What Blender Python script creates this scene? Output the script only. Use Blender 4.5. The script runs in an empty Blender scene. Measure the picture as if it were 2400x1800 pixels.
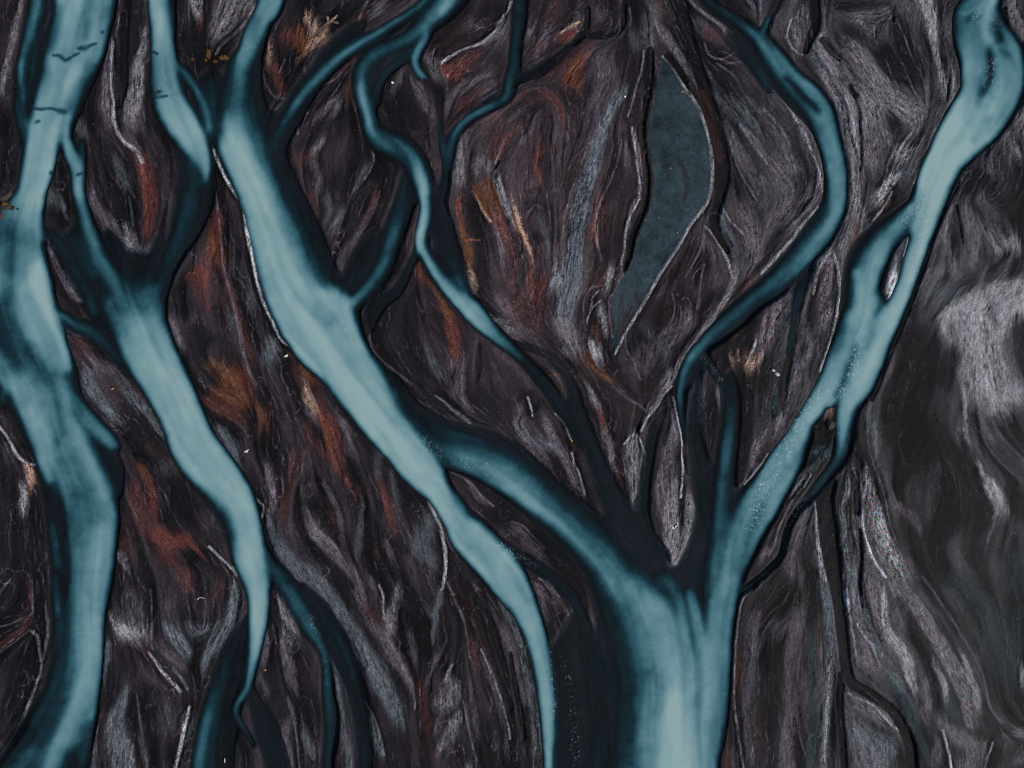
import bpy, bmesh, math, random
import numpy as np
random.seed(7)
rng = np.random.default_rng(11)
C = bpy.context.scene.collection
sc = bpy.context.scene

# ------------------------------------------------------------------ camera, sky, sun, exposure
M = 15.0                                     # plan units per metre
def wx(px): return (px - 1200.0) / M
def wy(py): return (900.0 - py) / M
cam_d = bpy.data.cameras.new('camera'); cam = bpy.data.objects.new('camera', cam_d); C.objects.link(cam)
cam.location = (0, 0, 120.0); cam.rotation_euler = (0, 0, 0)
cam_d.sensor_width = 36.0; cam_d.lens = 27.0; cam_d.clip_start = 0.5; cam_d.clip_end = 20000
sc.camera = cam
SUN_EL = math.radians(38); SUN_DIR = np.array([0.86, -0.5]); SUN_DIR /= np.linalg.norm(SUN_DIR)
az = math.atan2(SUN_DIR[0], SUN_DIR[1])      # clockwise from +Y
world = bpy.data.worlds.new('World'); sc.world = world; world.use_nodes = True
wn = world.node_tree; bg = wn.nodes['Background']
sky = wn.nodes.new('ShaderNodeTexSky'); sky.sky_type = 'NISHITA'; sky.sun_disc = False
sky.sun_elevation = SUN_EL; sky.sun_rotation = az
wn.links.new(sky.outputs[0], bg.inputs[0]); bg.inputs[1].default_value = 0.07
sun_d = bpy.data.lights.new('sun', 'SUN'); sun_d.energy = 3.0; sun_d.angle = math.radians(0.6); sun_d.color = (1.0, 0.94, 0.87)
sun = bpy.data.objects.new('sun', sun_d); C.objects.link(sun)
sun.rotation_euler = (math.pi/2 - SUN_EL, 0, -az + math.pi)
sc.view_settings.view_transform = 'Standard'; sc.view_settings.look = 'None'
sc.cycles.use_denoising = False; sc.cycles.filter_width = 1.15
sc.view_settings.exposure = 0.0; sc.view_settings.gamma = 1.0

# ------------------------------------------------------------------ plan raster
STEP = 2.0
X0, X1, Y0, Y1 = -260.0, 2660.0, -200.0, 2000.0
NX = int((X1-X0)/STEP)+1; NY = int((Y1-Y0)/STEP)+1
GX = X0 + np.arange(NX)*STEP; GY = Y0 + np.arange(NY)*STEP
f4 = np.float32
def sstep(a, b, x):
    t = np.clip((x-a)/(b-a+1e-9), 0, 1); return t*t*(3-2*t)
def resample(P, step=7.0):
    P = np.array(P, float)
    if len(P) == 1: P = np.vstack([P, P+1e-3])
    if len(P) == 2: ext = P
    out = []
    n = len(P)
    for i in range(n-1):
        p0 = P[max(i-1, 0)]; p1 = P[i]; p2 = P[i+1]; p3 = P[min(i+2, n-1)]
        L = np.hypot(*(p2[:2]-p1[:2])); k = max(1, int(L/step))
        for j in range(k):
            t = j/k
            q = 0.5*((2*p1)+(-p0+p2)*t+(2*p0-5*p1+4*p2-p3)*t*t+(-p0+3*p1-3*p2+p3)*t**3)
            lin = p1*(1-t)+p2*t
            q[2:] = lin[2:]
            out.append(q)
    out.append(P[-1]); return np.array(out)
TANG = []                                    # flow samples: x, y, dx, dy, weight
def reg(Q, wt):
    if len(Q) > 2:
        for a, b in zip(Q[:-1:3], Q[1::3]):
            d = b[:2]-a[:2]; L = np.hypot(*d)
            if L > .5: TANG.append((a[0], a[1], d[0]/L, d[1]/L, wt))
def chain(P, wt=1.0):
    """nearest-point raster of a stroke; columns x,y,r,... -> window slices, d/r, side, params"""
    Q = resample(P)
    r = Q[:, 2].max()
    x0, x1 = Q[:, 0].min()-r-4, Q[:, 0].max()+r+4
    y0, y1 = Q[:, 1].min()-r-4, Q[:, 1].max()+r+4
    i0 = max(0, int((x0-X0)/STEP)); i1 = min(NX, int((x1-X0)/STEP)+2)
    j0 = max(0, int((y0-Y0)/STEP)); j1 = min(NY, int((y1-Y0)/STEP)+2)
    if i1 <= i0 or j1 <= j0: return None
    best = np.full((j1-j0, i1-i0), 9.0, f4); side = np.zeros_like(best)
    prm = np.zeros((j1-j0, i1-i0, Q.shape[1]-2), f4)
    for a, b in zip(Q[:-1], Q[1:]):
        rr = max(a[2], b[2])+4
        u0 = max(i0, int((min(a[0], b[0])-rr-X0)/STEP)); u1 = min(i1, int((max(a[0], b[0])+rr-X0)/STEP)+2)
        v0 = max(j0, int((min(a[1], b[1])-rr-Y0)/STEP)); v1 = min(j1, int((max(a[1], b[1])+rr-Y0)/STEP)+2)
        if u1 <= u0 or v1 <= v0: continue
        dx, dy = b[0]-a[0], b[1]-a[1]; L2 = dx*dx+dy*dy+1e-9
        X = GX[None, u0:u1]-a[0]; Y = GY[v0:v1, None]-a[1]
        t = np.clip((X*dx+Y*dy)/L2, 0, 1)
        ex = X-t*dx; ey = Y-t*dy
        rad = a[2]+(b[2]-a[2])*t
        sc_ = np.hypot(ex, ey)/np.maximum(rad, .5)
        sl = (slice(v0-j0, v1-j0), slice(u0-i0, u1-i0))
        m = sc_ < best[sl]
        best[sl] = np.where(m, sc_, best[sl])
        side[sl] = np.where(m, np.sign(dx*Y-dy*X), side[sl])
        q = a[2:]+(b[2:]-a[2:])*t[..., None]
        prm[sl] = np.where(m[..., None], q, prm[sl])
    if wt: reg(Q, wt)
    return (slice(j0, j1), slice(i0, i1)), best, side, prm

def vnoise(cell, seed):
    """smooth value noise over the plan, feature size = cell plan units, range 0..1"""
    r = np.random.default_rng(seed)
    gx = (GX-X0)/cell; gy = (GY-Y0)/cell
    g = r.random((int(gy[-1])+3, int(gx[-1])+3)).astype(f4)
    ix = gx.astype(int); iy = gy.astype(int)
    fx = (gx-ix).astype(f4); fy = (gy-iy).astype(f4)
    fx = fx*fx*(3-2*fx); fy = fy*fy*(3-2*fy)
    a = g[:, ix]*(1-fx)+g[:, ix+1]*fx
    return a[iy]*(1-fy)[:, None]+a[iy+1]*fy[:, None]
def fbm(cell, seed, octv=4):
    s = 0; w = 1; t = 0
    for k in range(octv):
        s = s+w*vnoise(cell/2**k, seed+k*17); t += w; w *= .55
    return s/t
def blur(A, r):
    """three box passes, r in plan units"""
    k = max(1, int(round(r/STEP)))
    for _ in range(3):
        for ax in (0, 1):
            P = np.concatenate([np.repeat(A.take([0], ax), k+1, ax), A, np.repeat(A.take([-1], ax), k, ax)], ax)
            S = np.cumsum(P, ax, dtype=np.float64)
            n = A.shape[ax]
            A = ((S.take(range(2*k+1, 2*k+1+n), ax)-S.take(range(0, n), ax))/(2*k+1)).astype(f4)
    return A
def sample(A, X, Y):
    """bilinear lookup at grid coordinates"""
    X = np.clip(X, 0, NX-1.001); Y = np.clip(Y, 0, NY-1.001)
    ix = X.astype(np.int32); iy = Y.astype(np.int32); fx = (X-ix).astype(f4); fy = (Y-iy).astype(f4)
    if A.ndim == 3: fx = fx[..., None]; fy = fy[..., None]
    return (A[iy, ix]*(1-fx)+A[iy, ix+1]*fx)*(1-fy)+(A[iy+1, ix]*(1-fx)+A[iy+1, ix+1]*fx)*fy

# ------------------------------------------------------------------ survey of the river: turbidity (silt load) and wet area
T = np.zeros((NY, NX), f4); WET = np.zeros((NY, NX), f4); SOFT = np.zeros((NY, NX), f4)
ID = np.zeros((NY, NX), np.int8); IDW = np.zeros((NY, NX), f4)
def ribbon(gid, sl, sr, pts):
    """pts: left-bank x,y, right-bank x,y, silt; sl, sr = how gradually the silt fades to each bank"""
    P = [((p[0]+p[2])/2, (p[1]+p[3])/2, math.hypot(p[0]-p[2], p[1]-p[3])/2, p[4],
          p[5] if len(p) > 5 else sl, p[6] if len(p) > 6 else sr) for p in pts]
    c = chain(P, 2.0)
    if c is None: return
    s, d, side, q = c
    # left bank must come out as u = -1: compare with the first station
    a, b = np.array(P[1][:2])-np.array(P[0][:2]), np.array(pts[0][:2])-np.array(P[0][:2])
    flip = np.sign(a[0]*b[1]-a[1]*b[0])
    u = d*side*flip                            # +1 on the left bank
    v = (1-u)/2                                # 0 left .. 1 right
    inside = d < 1
    wd = np.maximum(q[..., 0]*2, 1)            # full width; every bank keeps a shallow margin of clearer water
    s1 = np.minimum(q[..., 2]*(.85+.6*sstep(.12, .35, q[..., 2]))+3/wd, .88); s2 = np.minimum(q[..., 3]*(.85+.6*sstep(.12, .35, q[..., 3]))+3/wd, .88)
    m = sstep(0, 1, v/s1)*sstep(0, 1, (1-v)/s2)*inside*(1-.08*(2*v-1)**2)
    T[s] = np.maximum(T[s], m*q[..., 1])
    WET[s] = np.maximum(WET[s], inside)
    sf = np.clip(np.where(v < .5, q[..., 2], q[..., 3])*q[..., 0]*2/30-.1, 0, 1)*inside
    SOFT[s] = np.maximum(SOFT[s], sf)
    w = inside*(1.2-d*.3); k = w > IDW[s]
    ID[s] = np.where(k, gid, ID[s]); IDW[s] = np.where(k, w, IDW[s])
def stream(gid, pts, hard=.15):
    """pts: x, y, radius, silt"""
    pts = list(pts)
    for e in (0, -1):                          # clear shallow ends run out to a point
        p = pts[e]
        if p[3] < .13 and 0 < p[1] < 1790 and len(pts) > 1: pts[e] = (p[0], p[1], p[2]*.35, p[3])
    c = chain(pts, 1.5)
    if c is None: return
    s, d, side, q = c
    m = 1-sstep(hard, 1.0, d)
    T[s] = np.maximum(T[s], m*q[..., 1]); WET[s] = np.maximum(WET[s], d < .95)
    SOFT[s] = np.maximum(SOFT[s], (d < 1.)*1.0)
    w = (d < 1)*(1-.5*d); k = w > IDW[s]
    ID[s] = np.where(k, gid, ID[s]); IDW[s] = np.where(k, w, IDW[s])
def mixT(b, st, pts, hard=.0):
    """a current inside a channel carrying another silt load"""
    c = chain([(p[0], p[1], p[2]*1.25) for p in pts], 1.5)
    if c is None: return
    s, d, side, q = c
    m = (1-sstep(hard, 1.0, d))*st
    T[s] = T[s]*(1-m)+b*m

# 1 west river ---------------------------------------------------
ribbon(1, .3, .3, [(82,-200,130,-200,.7),(65,0,112,0,.75),(55,50,100,45,.75),(47,90,90,85,.62),(42,130,72,125,.75),(37,165,63,165,.95),(44,225,61,225,.8),(50,265,64,265,.5),(56,300,80,300,.6)])
stream(1, [(75,60,40,.12),(70,180,45,.15),(45,240,18,.3),(52,280,20,.42),(62,320,16,.5)])
ribbon(1, .12, .09, [(120,-200,290,-200,.8),(118,0,274,0,.75,.15,.1),(114,50,264,48,.75,.2,.1),(96,110,250,100,.8,.25,.1),(90,150,238,130,.85,.2,.2),(88,190,217,180,.9,.2,.3),(76,235,196,232,.85,.15,.35),(64,285,174,285,.9,.12,.3),(57,330,140,325,.97),(47,390,130,385,.97),(38,450,110,448,.97,.1,.15),(5,500,102,500,.85),(-60,560,102,565,.65),(-80,620,112,615,.7),(-80,680,126,670,.8),(-80,740,141,745,.8),(-60,800,153,800,.78),(-30,850,168,850,.7),(-5,890,183,895,.65,.2,.2),(22,940,192,945,.65,.2,.2),(45,985,198,990,.68,.2,.2),(68,1030,212,1020,.68,.12,.12),(82,1080,232,1065,.7,.1,.15),(90,1120,250,1110,.68,.25,.15),(102,1165,274,1165,.65,.35,.1),(108,1220,281,1205,.65,.4,.08),(112,1290,273,1290,.72,.45,.08),(116,1350,265,1350,.72,.45,.08),(118,1450,247,1450,.75,.5,.07),(112,1560,241,1555,.72,.5,.07),(90,1640,232,1650,.66,.5,.08),(50,1710,223,1710,.6,.5,.15),(15,1770,213,1760,.55,.4,.4),(-20,1830,200,1820,.55,.4,.4),(-90,2000,150,2000,.5,.3,.4)])
stream(1, [(160,925,24,.65),(190,965,24,.62),(220,1000,25,.66),(250,1030,24,.68),(266,1047,17,.62)], .35)
stream(1, [(225,1040,35,.1),(255,1095,36,.15),(272,1150,18,.18)])
stream(1, [(10,900,14,.3),(5,940,16,.3)])
mixT(.97,.8,[(182,-60,24),(178,0,22),(165,50,20),(155,100,22)]); mixT(.42,.7,[(140,20,15),(132,70,17),(120,115,14)])
mixT(.5,.6,[(205,50,12),(203,85,10)]); mixT(.5,.6,[(250,20,12),(238,80,12)]); mixT(.95,.7,[(228,60,11),(222,95,13)])
mixT(1,.9,[(160,160,30),(130,220,34),(110,280,34),(97,340,34),(85,420,34),(72,470,28)])
mixT(.55,.7,[(205,150,16),(185,215,14),(165,275,12)]); mixT(.6,.5,[(105,215,16),(115,170,14)])
mixT(.5,.75,[(20,540,40),(55,570,40),(30,630,40)]); mixT(.75,.5,[(85,520,25),(95,560,16)]);mixT(.45,.7,[(10,690,45)])
mixT(1,.85,[(90,630,20),(97,690,27),(118,750,30),(140,810,26),(150,860,22)]); mixT(.9,.6,[(60,720,30),(95,790,30),(120,850,24)])
mixT(.13,.9,[(-20,740,60),(5,790,58),(40,845,44)]); mixT(.36,.8,[(60,835,40),(95,880,40)]); mixT(.4,.7,[(10,860,30)])
mixT(.8,.6,[(150,900,20),(160,950,18)]); mixT(.45,.6,[(135,950,16),(140,1000,14),(128,1060,12)])
mixT(.85,.8,[(70,960,22),(85,1020,18),(100,1075,18),(118,1125,12)]); mixT(.78,.7,[(185,1040,30),(215,1090,28),(245,1150,22)])
mixT(.4,.8,[(135,1080,16),(150,1120,22),(170,1165,25)]); mixT(.05,1,[(134,1170,10),(142,1230,14),(148,1300,14),(152,1360,11),(150,1410,5)],.2)
mixT(.6,.8,[(122,1230,8),(130,1285,11),(137,1330,9)],.2); mixT(.35,.6,[(115,1180,10),(118,1220,10)])
mixT(.85,.8,[(225,1250,26),(218,1330,38),(208,1420,36),(207,1500,33),(205,1570,30),(185,1640,28),(160,1700,24),(130,1760,22),(112,1820,22)],.1)
mixT(.3,.9,[(135,1400,17),(142,1500,20),(135,1590,22),(90,1690,26)]);mixT(.55,.6,[(130,1350,8),(135,1440,8)])
mixT(.28,.8,[(205,1700,15),(190,1770,24)]); mixT(.5,.6,[(70,1760,20),(30,1800,25)])
# 2 second river -------------------------------------------------
ribbon(2, .2, .15, [(150,270,170,270,.7),(139,320,166,315,.72),(148,365,180,350,.7),(162,400,197,390,.7),(168,450,200,450,.8),(172,500,212,500,.62,.5,.2),(172,550,234,555,.55,.5,.2),(186,600,258,600,.5,.4,.25),(212,640,284,635,.55,.4,.3),(232,680,330,670,.6,.3,.4)])
stream(2, [(192,330,9,.3),(192,380,10,.45),(190,420,10,.6)])
stream(2, [(115,545,16,.18),(140,575,22,.25),(170,625,24,.22),(205,690,24,.25),(220,730,20,.3)]); stream(2, [(180,560,30,.2),(220,640,26,.25)])
stream(2, [(135,735,12,.4),(150,742,13,.42),(175,762,18,.35),(210,778,22,.28),(245,805,20,.25),(272,840,16,.2),(300,880,10,.1)])
ribbon(2, .10, .10, [(340,-200,410,-200,.85),(345,0,412,0,.85,.1,.35),(350,50,414,48,.85,.1,.3),(352,100,410,98,.8,.15,.15),(350,150,418,145,.72,.2,.1),(347,200,428,190,.75,.3,.2),(354,245,440,235,.85,.2,.15),(378,285,466,290,.97,.2,.1),(405,325,486,335,.97,.25,.06),(440,365,494,380,.8,.3,.06),(462,400,493,405,.75,.3,.1),(470,430,488,430,.4,.4,.2)])
stream(2, [(415,152,11,.45),(440,180,13,.45),(462,215,15,.42),(480,255,14,.45),(492,300,12,.5)],.2)
stream(2, [(492,165,18,.05),(492,205,34,.12),(488,250,40,.24),(490,300,30,.4)],.0)
mixT(.97,.7,[(372,20,13),(378,80,15)]);mixT(.55,.6,[(365,130,16),(370,200,20)])
ribbon(2, .4, .4, [(410,340,480,340,.42),(413,400,500,400,.36),(408,450,505,450,.35),(396,520,480,520,.34),(384,580,442,580,.36),(366,640,410,635,.38),(340,690,395,680,.5)])
mixT(.06,.8,[(470,450,16),(478,485,14)]); mixT(.48,.5,[(438,460,10),(425,520,9),(405,600,8)])
stream(2, [(300,690,40,.2),(320,710,40,.35)])
stream(2, [(250,540,18,.1),(268,580,22,.12),(290,622,26,.14),(312,665,36,.2),(320,700,40,.3)])
stream(2, [(375,545,14,.1),(366,590,18,.12),(350,630,22,.14),(330,670,34,.2)])
ribbon(2, .14, .07, [(250,650,372,645,.1,.5,.5),(226,668,386,662,.28,.35,.2),(214,690,392,680,.44,.3,.15),(222,730,391,722,.62,.3,.1),(250,767,393,765,.78,.2,.08),(272,803,405,808,.9),(298,843,423,857,.97),(327,895,445,900,1),(355,941,466,949,1),(380,995,488,1003,1),(394,1032,508,1050,1,.1),(420,1075,538,1095,1,.15),(455,1110,566,1135,1,.22),(486,1150,592,1180,1,.28),(508,1198,606,1215,1,.32),(526,1253,617,1255,1,.3),(541,1307,624,1305,1,.2),(562,1347,632,1350,.97),(578,1385,631,1400,.95),(583,1445,625,1465,.95),(584,1520,609,1530,.9),(578,1580,597,1575,.7),(571,1613,585,1622,.6),(546,1650,559,1656,.5),(548,1680,560,1680,.45),(568,1715,582,1713,.35),(590,1750,598,1745,.12)])
mixT(1,.9,[(330,770,40),(345,830,40),(375,890,38)]); mixT(.6,.5,[(260,720,30),(285,770,25)]);mixT(.75,.5,[(612,1360,10),(622,1330,10)])
ribbon(2, .2, .2, [(616,1280,626,1280,.35),(620,1320,645,1310,.35),(632,1350,678,1350,.35),(662,1400,716,1405,.38),(698,1465,747,1460,.42),(738,1515,763,1510,.42),(752,1560,774,1555,.46),(753,1620,784,1620,.34),(756,1700,796,1700,.38,.3,.4),(754,1800,782,1800,.4,.3,.4),(750,2000,790,2000,.4)])
stream(2, [(705,1370,22,.05),(745,1430,28,.08),(790,1510,30,.12),(825,1600,28,.12),(845,1700,24,.1),(850,1800,22,.1),(850,1950,20,.1)])
stream(2, [(508,1590,12,.1),(500,1625,18,.25),(488,1680,23,.38),(476,1740,24,.42),(466,1810,24,.42),(455,1950,26,.42)])
stream(2, [(590,1440,14,.08),(560,1500,30,.05),(535,1580,40,.06),(515,1680,46,.06),(500,1780,50,.06),(500,1950,50,.06)]); stream(2,[(585,1600,8,.05),(598,1650,18,.08),(620,1700,30,.1),(650,1800,30,.12),(660,1900,30,.1)])
# 3 main river ---------------------------------------------------
ribbon(3, .08, .1, [(640,-200,720,-200,.7),(604,0,667,0,.65,.1,.15),(590,40,641,40,.65,.1,.2),(570,75,628,80,.6,.1,.25),(556,122,616,125,.68,.12,.35),(529,155,613,160,.62,.3,.5),(520,195,612,195,.66,.4,.55),(500,240,618,245,.72,.45,.55),(488,290,636,290,.82,.3,.5),(500,335,652,325,.93,.12,.45),(522,374,666,375,.95,.1,.45),(545,425,690,425,.97,.08,.45),(568,483,715,480,.98,.06,.5),(580,510,735,531,1,.06,.5),(594,572,762,590,1,.06,.45),(608,645,786,642,1,.06,.4),(624,694,808,690,1,.06,.3),(645,745,840,730,1,.06,.15),(676,792,848,780,1,.06,.08),(714,830,862,818,1,.06,.08),(752,873,884,858,1,.06,.1),(774,900,912,895,1,.06,.15),(808,943,936,935,1,.06,.2),(850,1003,962,985,1,.06,.2),(898,1057,994,1030,1,.06,.15),(925,1087,1024,1078,1,.06,.1),(961,1125,1047,1115,1),(996,1158,1062,1148,.98,.08,.2),(1020,1193,1088,1182,.95,.08,.3),(1042,1228,1118,1222,.95,.08,.3),(1052,1258,1150,1250,.95,.08,.2),(1080,1290,1182,1288,.9,.15,.15),(1115,1328,1215,1325,.95,.15,.1),(1150,1370,1240,1368,.88,.1,.06),(1190,1420,1258,1415,.85,.1,.06),(1222,1472,1275,1472,.87,.1,.06),(1241,1526,1288,1526,.87,.1,.06),(1252,1580,1297,1575,.87,.1,.08),(1262,1648,1303,1640,.85,.12,.08),(1270,1716,1302,1700,.78,.15,.1),(1275,1800,1296,1800,.75,.15,.1),(1280,2000,1300,2000,.7)])
mixT(.5,.7,[(596,50,12),(590,90,14)]); mixT(1,.6,[(585,480,26),(600,560,26),(625,640,28),(660,720,34)])
mixT(.6,.45,[(745,730,22),(775,755,18)]); mixT(.85,.5,[(700,700,20),(780,740,14),(810,790,10)]);mixT(.5,.5,[(925,905,8),(938,945,10)])
mixT(.55,.6,[(1070,1165,12),(1090,1200,12)]); mixT(.62,.6,[(1060,1245,8),(1085,1275,12),(1100,1290,14)]);mixT(.95,.7,[(1130,1290,16),(1165,1330,18),(1190,1370,16),(1215,1420,12)]);mixT(.6,.5,[(1220,1380,10),(1240,1410,8)])
stream(3, [(958,380,14,.1),(955,430,24,.15),(945,475,26,.22),(930,520,28,.32),(912,575,26,.42),(895,625,26,.42),(870,665,22,.42),(845,692,20,.5),(825,712,18,.7)],.1)
stream(3, [(880,540,26,.08),(850,600,30,.12),(830,650,28,.14),(815,680,20,.14)])
stream(3, [(980,580,8,.3),(960,620,10,.14),(930,680,14,.1),(880,720,20,.1),(868,780,12,.05)])
# the broad arm to the trunk
ribbon(3, .2, .5, [(890,925,930,880,.2),(950,1010,975,945,.32),(1010,1085,1040,980,.38),(1070,1107,1100,995,.6,.1,.5),(1115,1123,1150,1010,.62,.1,.5),(1156,1148,1205,1035,.65,.1,.45),(1200,1178,1250,1075,.68,.15,.4),(1241,1213,1295,1120,.7,.2,.4),(1285,1258,1345,1160,.62,.3,.45),(1325,1303,1405,1208,.62,.3,.45),(1365,1350,1465,1262,.64,.3,.4),(1390,1400,1515,1310,.64,.3,.4),(1398,1450,1575,1370,.66,.38,.3),(1405,1515,1620,1430,.7,.45,.2),(1410,1600,1655,1540,.78,.5,.12),(1405,1700,1664,1650,.87,.5,.08),(1385,1800,1668,1790,.98,.5,.06),(1350,2000,1680,2000,.95,.5,.06)])
mixT(.85,.8,[(1590,1415,6),(1605,1480,11),(1622,1560,13),(1625,1620,12)]); mixT(1,.8,[(1585,1640,34),(1578,1720,42),(1570,1820,46)])
mixT(.5,.4,[(1500,1500,14),(1520,1560,12)]);mixT(.4,.5,[(1648,1600,6),(1650,1640,6)])
stream(3, [(1350,1450,50,.03),(1352,1560,72,.04),(1358,1700,78,.07),(1370,1800,80,.12),(1370,1980,85,.12)],.3)
stream(3, [(1158,1262,6,.22),(1205,1293,9,.24),(1245,1318,12,.24),(1290,1350,14,.18),(1340,1405,16,.2),(1370,1450,14,.1)])
stream(3, [(1618,1395,20,.4),(1628,1440,26,.6),(1638,1500,28,.7),(1650,1570,24,.7),(1654,1650,22,.74),(1660,1730,18,.74),(1666,1810,14,.74),(1668,1980,12,.7)],.3)
stream(3, [(1560,1370,50,.4),(1600,1420,45,.5),(1620,1480,40,.6)],.0)
# 5 thin northern feeders ---------------------------------------
stream(4, [(1060,-120,14,.4),(1000,-5,13,.45),(960,30,12,.45),(920,54,12,.5),(880,80,13,.52),(844,100,15,.52),(790,138,19,.5),(752,174,20,.55),(717,212,19,.58),(692,247,16,.72),(668,285,14,.5),(648,322,18,.35),(640,360,18,.3)],.05)
stream(4, [(850,50,26,.05),(790,110,22,.06),(660,300,34,.1),(655,370,30,.12)])
stream(4, [(1085,-150,48,.5),(1065,-40,48,.52),(1040,12,38,.62),(1010,42,30,.55),(975,78,25,.45),(930,104,22,.4),(885,125,25,.4),(856,155,26,.43),(846,190,24,.5),(851,230,22,.72),(861,262,21,.78),(868,298,22,.68),(888,325,34,.52),(930,345,38,.5),(962,370,32,.52),(982,405,29,.68),(996,450,24,.8)],.1)
mixT(.95,.7,[(1050,6,10),(1030,30,8)]);mixT(.9,.7,[(842,205,7),(848,235,8),(858,262,8),(866,290,8)]); mixT(.15,.7,[(878,160,9),(868,190,8)])
stream(4, [(960,125,12,.2),(925,150,14,.25),(898,175,13,.26),(885,205,12,.22),(880,240,12,.14)])
stream(4, [(1000,60,16,.5),(995,90,14,.6),(982,112,13,.72),(972,136,12,.8),(975,160,12,.75),(988,178,11,.85),(1002,192,10,.4),(1022,212,12,.2),(1028,245,10,.3),(1029,272,7,.5),(1031,312,7,.35),(1038,353,9,.42),(1045,393,8,.25),(1050,415,5,.1)],.2)
ribbon(4, .15, .2, [(978,445,1016,445,.78,.15,.5),(984,491,1020,491,.88,.12,.5),(977,531,1010,531,.97,.12,.4),(971,567,1004,567,.95,.1,.4),(983,595,1014,590,.85,.2,.5),(998,628,1036,618,.78,.2,.5),(1023,667,1068,652,.75,.15,.5),(1056,708,1102,684,.82,.12,.3),(1088,746,1130,713,.88,.12,.2),(1121,777,1152,748,.82,.12,.15),(1153,802,1177,775,.6),(1185,825,1207,806,.48),(1215,850,1238,836,.32,.3,.3),(1245,885,1272,870,.25,.3,.3),(1275,925,1307,915,.22,.3,.3),(1300,962,1332,950,.25,.3,.3),(1325,1002,1347,990,.2,.4,.4),(1350,1040,1372,1035,.12,.4,.4)])
stream(4, [(1028,470,16,.15),(1035,530,26,.12),(1050,590,30,.16),(1072,650,26,.3),(1090,690,18,.4)])
stream(4, [(1225,-150,18,.3),(1216,27,20,.26),(1208,95,17,.3),(1205,145,15,.32),(1195,190,17,.38),(1190,222,15,.42),(1165,243,12,.45),(1140,254,12,.6),(1102,274,12,.62),(1074,302,12,.52),(1060,328,13,.38),(1052,365,13,.28),(1048,400,10,.15)])
stream(4, [(1200,190,15,.05),(1250,172,14,.05),(1290,148,12,.05),(1330,112,10,.05),(1365,85,10,.04)])
stream(4, [(1120,800,10,.12),(1118,860,9,.18),(1116,900,8,.1)])
stream(4, [(1047,375,10,.26),(1043,425,12,.18),(1032,475,16,.14),(1035,520,18,.12)])
# dark clear channels that reach the trunk
stream(3, [(1280,840,11,.04),(1330,890,13,.05),(1352,960,18,.08),(1385,1050,20,.1),(1420,1140,26,.1),(1470,1230,40,.1),(1530,1310,40,.14)])
stream(3, [(1560,950,12,.04),(1530,1010,14,.06),(1518,1080,12,.18),(1505,1180,16,.08),(1520,1250,30,.06)]); stream(3,[(1520,1060,7,.25),(1515,1110,8,.2)])
stream(3, [(1640,860,12,.04),(1632,940,12,.04),(1628,1020,16,.05),(1642,1100,24,.06),(1660,1200,34,.08),(1650,1300,50,.06),(1610,1380,45,.12),(1600,1440,35,.3)])
# 6 east-middle river -------------------------------------------
ribbon(6, .2, .15, [(1560,-150,1590,-170,.3),(1635,-5,1665,-12,.3,.4,.4),(1688,44,1716,28,.36,.4,.4),(1728,78,1760,52,.4,.4,.3),(1762,112,1800,82,.5,.3,.2),(1788,167,1828,112,.58,.4,.15),(1823,222,1865,158,.6,.4,.1),(1858,260,1908,192,.56,.35,.12),(1883,288,1944,233,.58,.3,.15),(1903,316,1962,285,.62,.25,.15),(1918,350,1976,340,.62,.2,.15),(1930,395,1985,393,.58,.2,.12),(1930,450,1987,450,.6,.3,.1),(1916,495,1979,500,.58,.4,.08),(1880,540,1952,557,.55,.4,.1),(1848,580,1912,604,.55,.35,.12),(1815,618,1877,640,.52,.35,.15),(1780,655,1840,684,.46,.3,.3),(1742,690,1797,708,.42,.3,.35),(1702,727,1757,748,.42,.25,.35),(1661,770,1710,784,.42,.15,.35),(1634,805,1670,812,.46,.12,.35),(1607,838,1644,842,.5,.1,.4),(1589,880,1628,880,.46,.15,.5),(1583,925,1608,925,.5,.2,.4),(1590,980,1606,980,.45,.3,.3),(1598,1015,1609,1015,.3),(1602,1040,1607,1040,.1)])
mixT(.05,1,[(1842,183,5),(1862,202,8),(1885,228,9),(1908,250,8),(1922,266,4)],.2); mixT(.8,.5,[(1870,180,6),(1895,205,6)]);mixT(.4,.5,[(1925,300,6),(1945,350,6)])
mixT(.2,.7,[(1925,480,12),(1890,530,10),(1850,572,9),(1820,605,8)]); mixT(.75,.5,[(1960,470,12),(1945,520,12),(1900,580,10),(1860,625,8)])
stream(6, [(1850,-80,9,.5),(1824,-10,10,.6),(1806,30,9,.65),(1794,62,9,.6),(1786,88,9,.5)],.2)
stream(6, [(1700,75,14,.1),(1745,120,22,.18),(1785,175,20,.28),(1800,205,14,.3)])
stream(6, [(1905,625,12,.12),(1878,670,14,.22),(1866,715,12,.34),(1857,775,10,.34),(1849,830,9,.3),(1836,880,10,.32),(1831,930,10,.34),(1828,965,8,.1)])
stream(6, [(1712,870,18,.1),(1712,935,24,.24),(1710,1000,25,.38),(1703,1060,26,.5),(1698,1110,26,.45),(1692,1180,30,.42),(1692,1260,42,.5),(1688,1330,42,.6),(1680,1400,32,.6)],.05)
stream(6, [(1640,820,10,.2),(1665,860,11,.3),(1690,895,11,.25),(1705,920,10,.2)])
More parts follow.
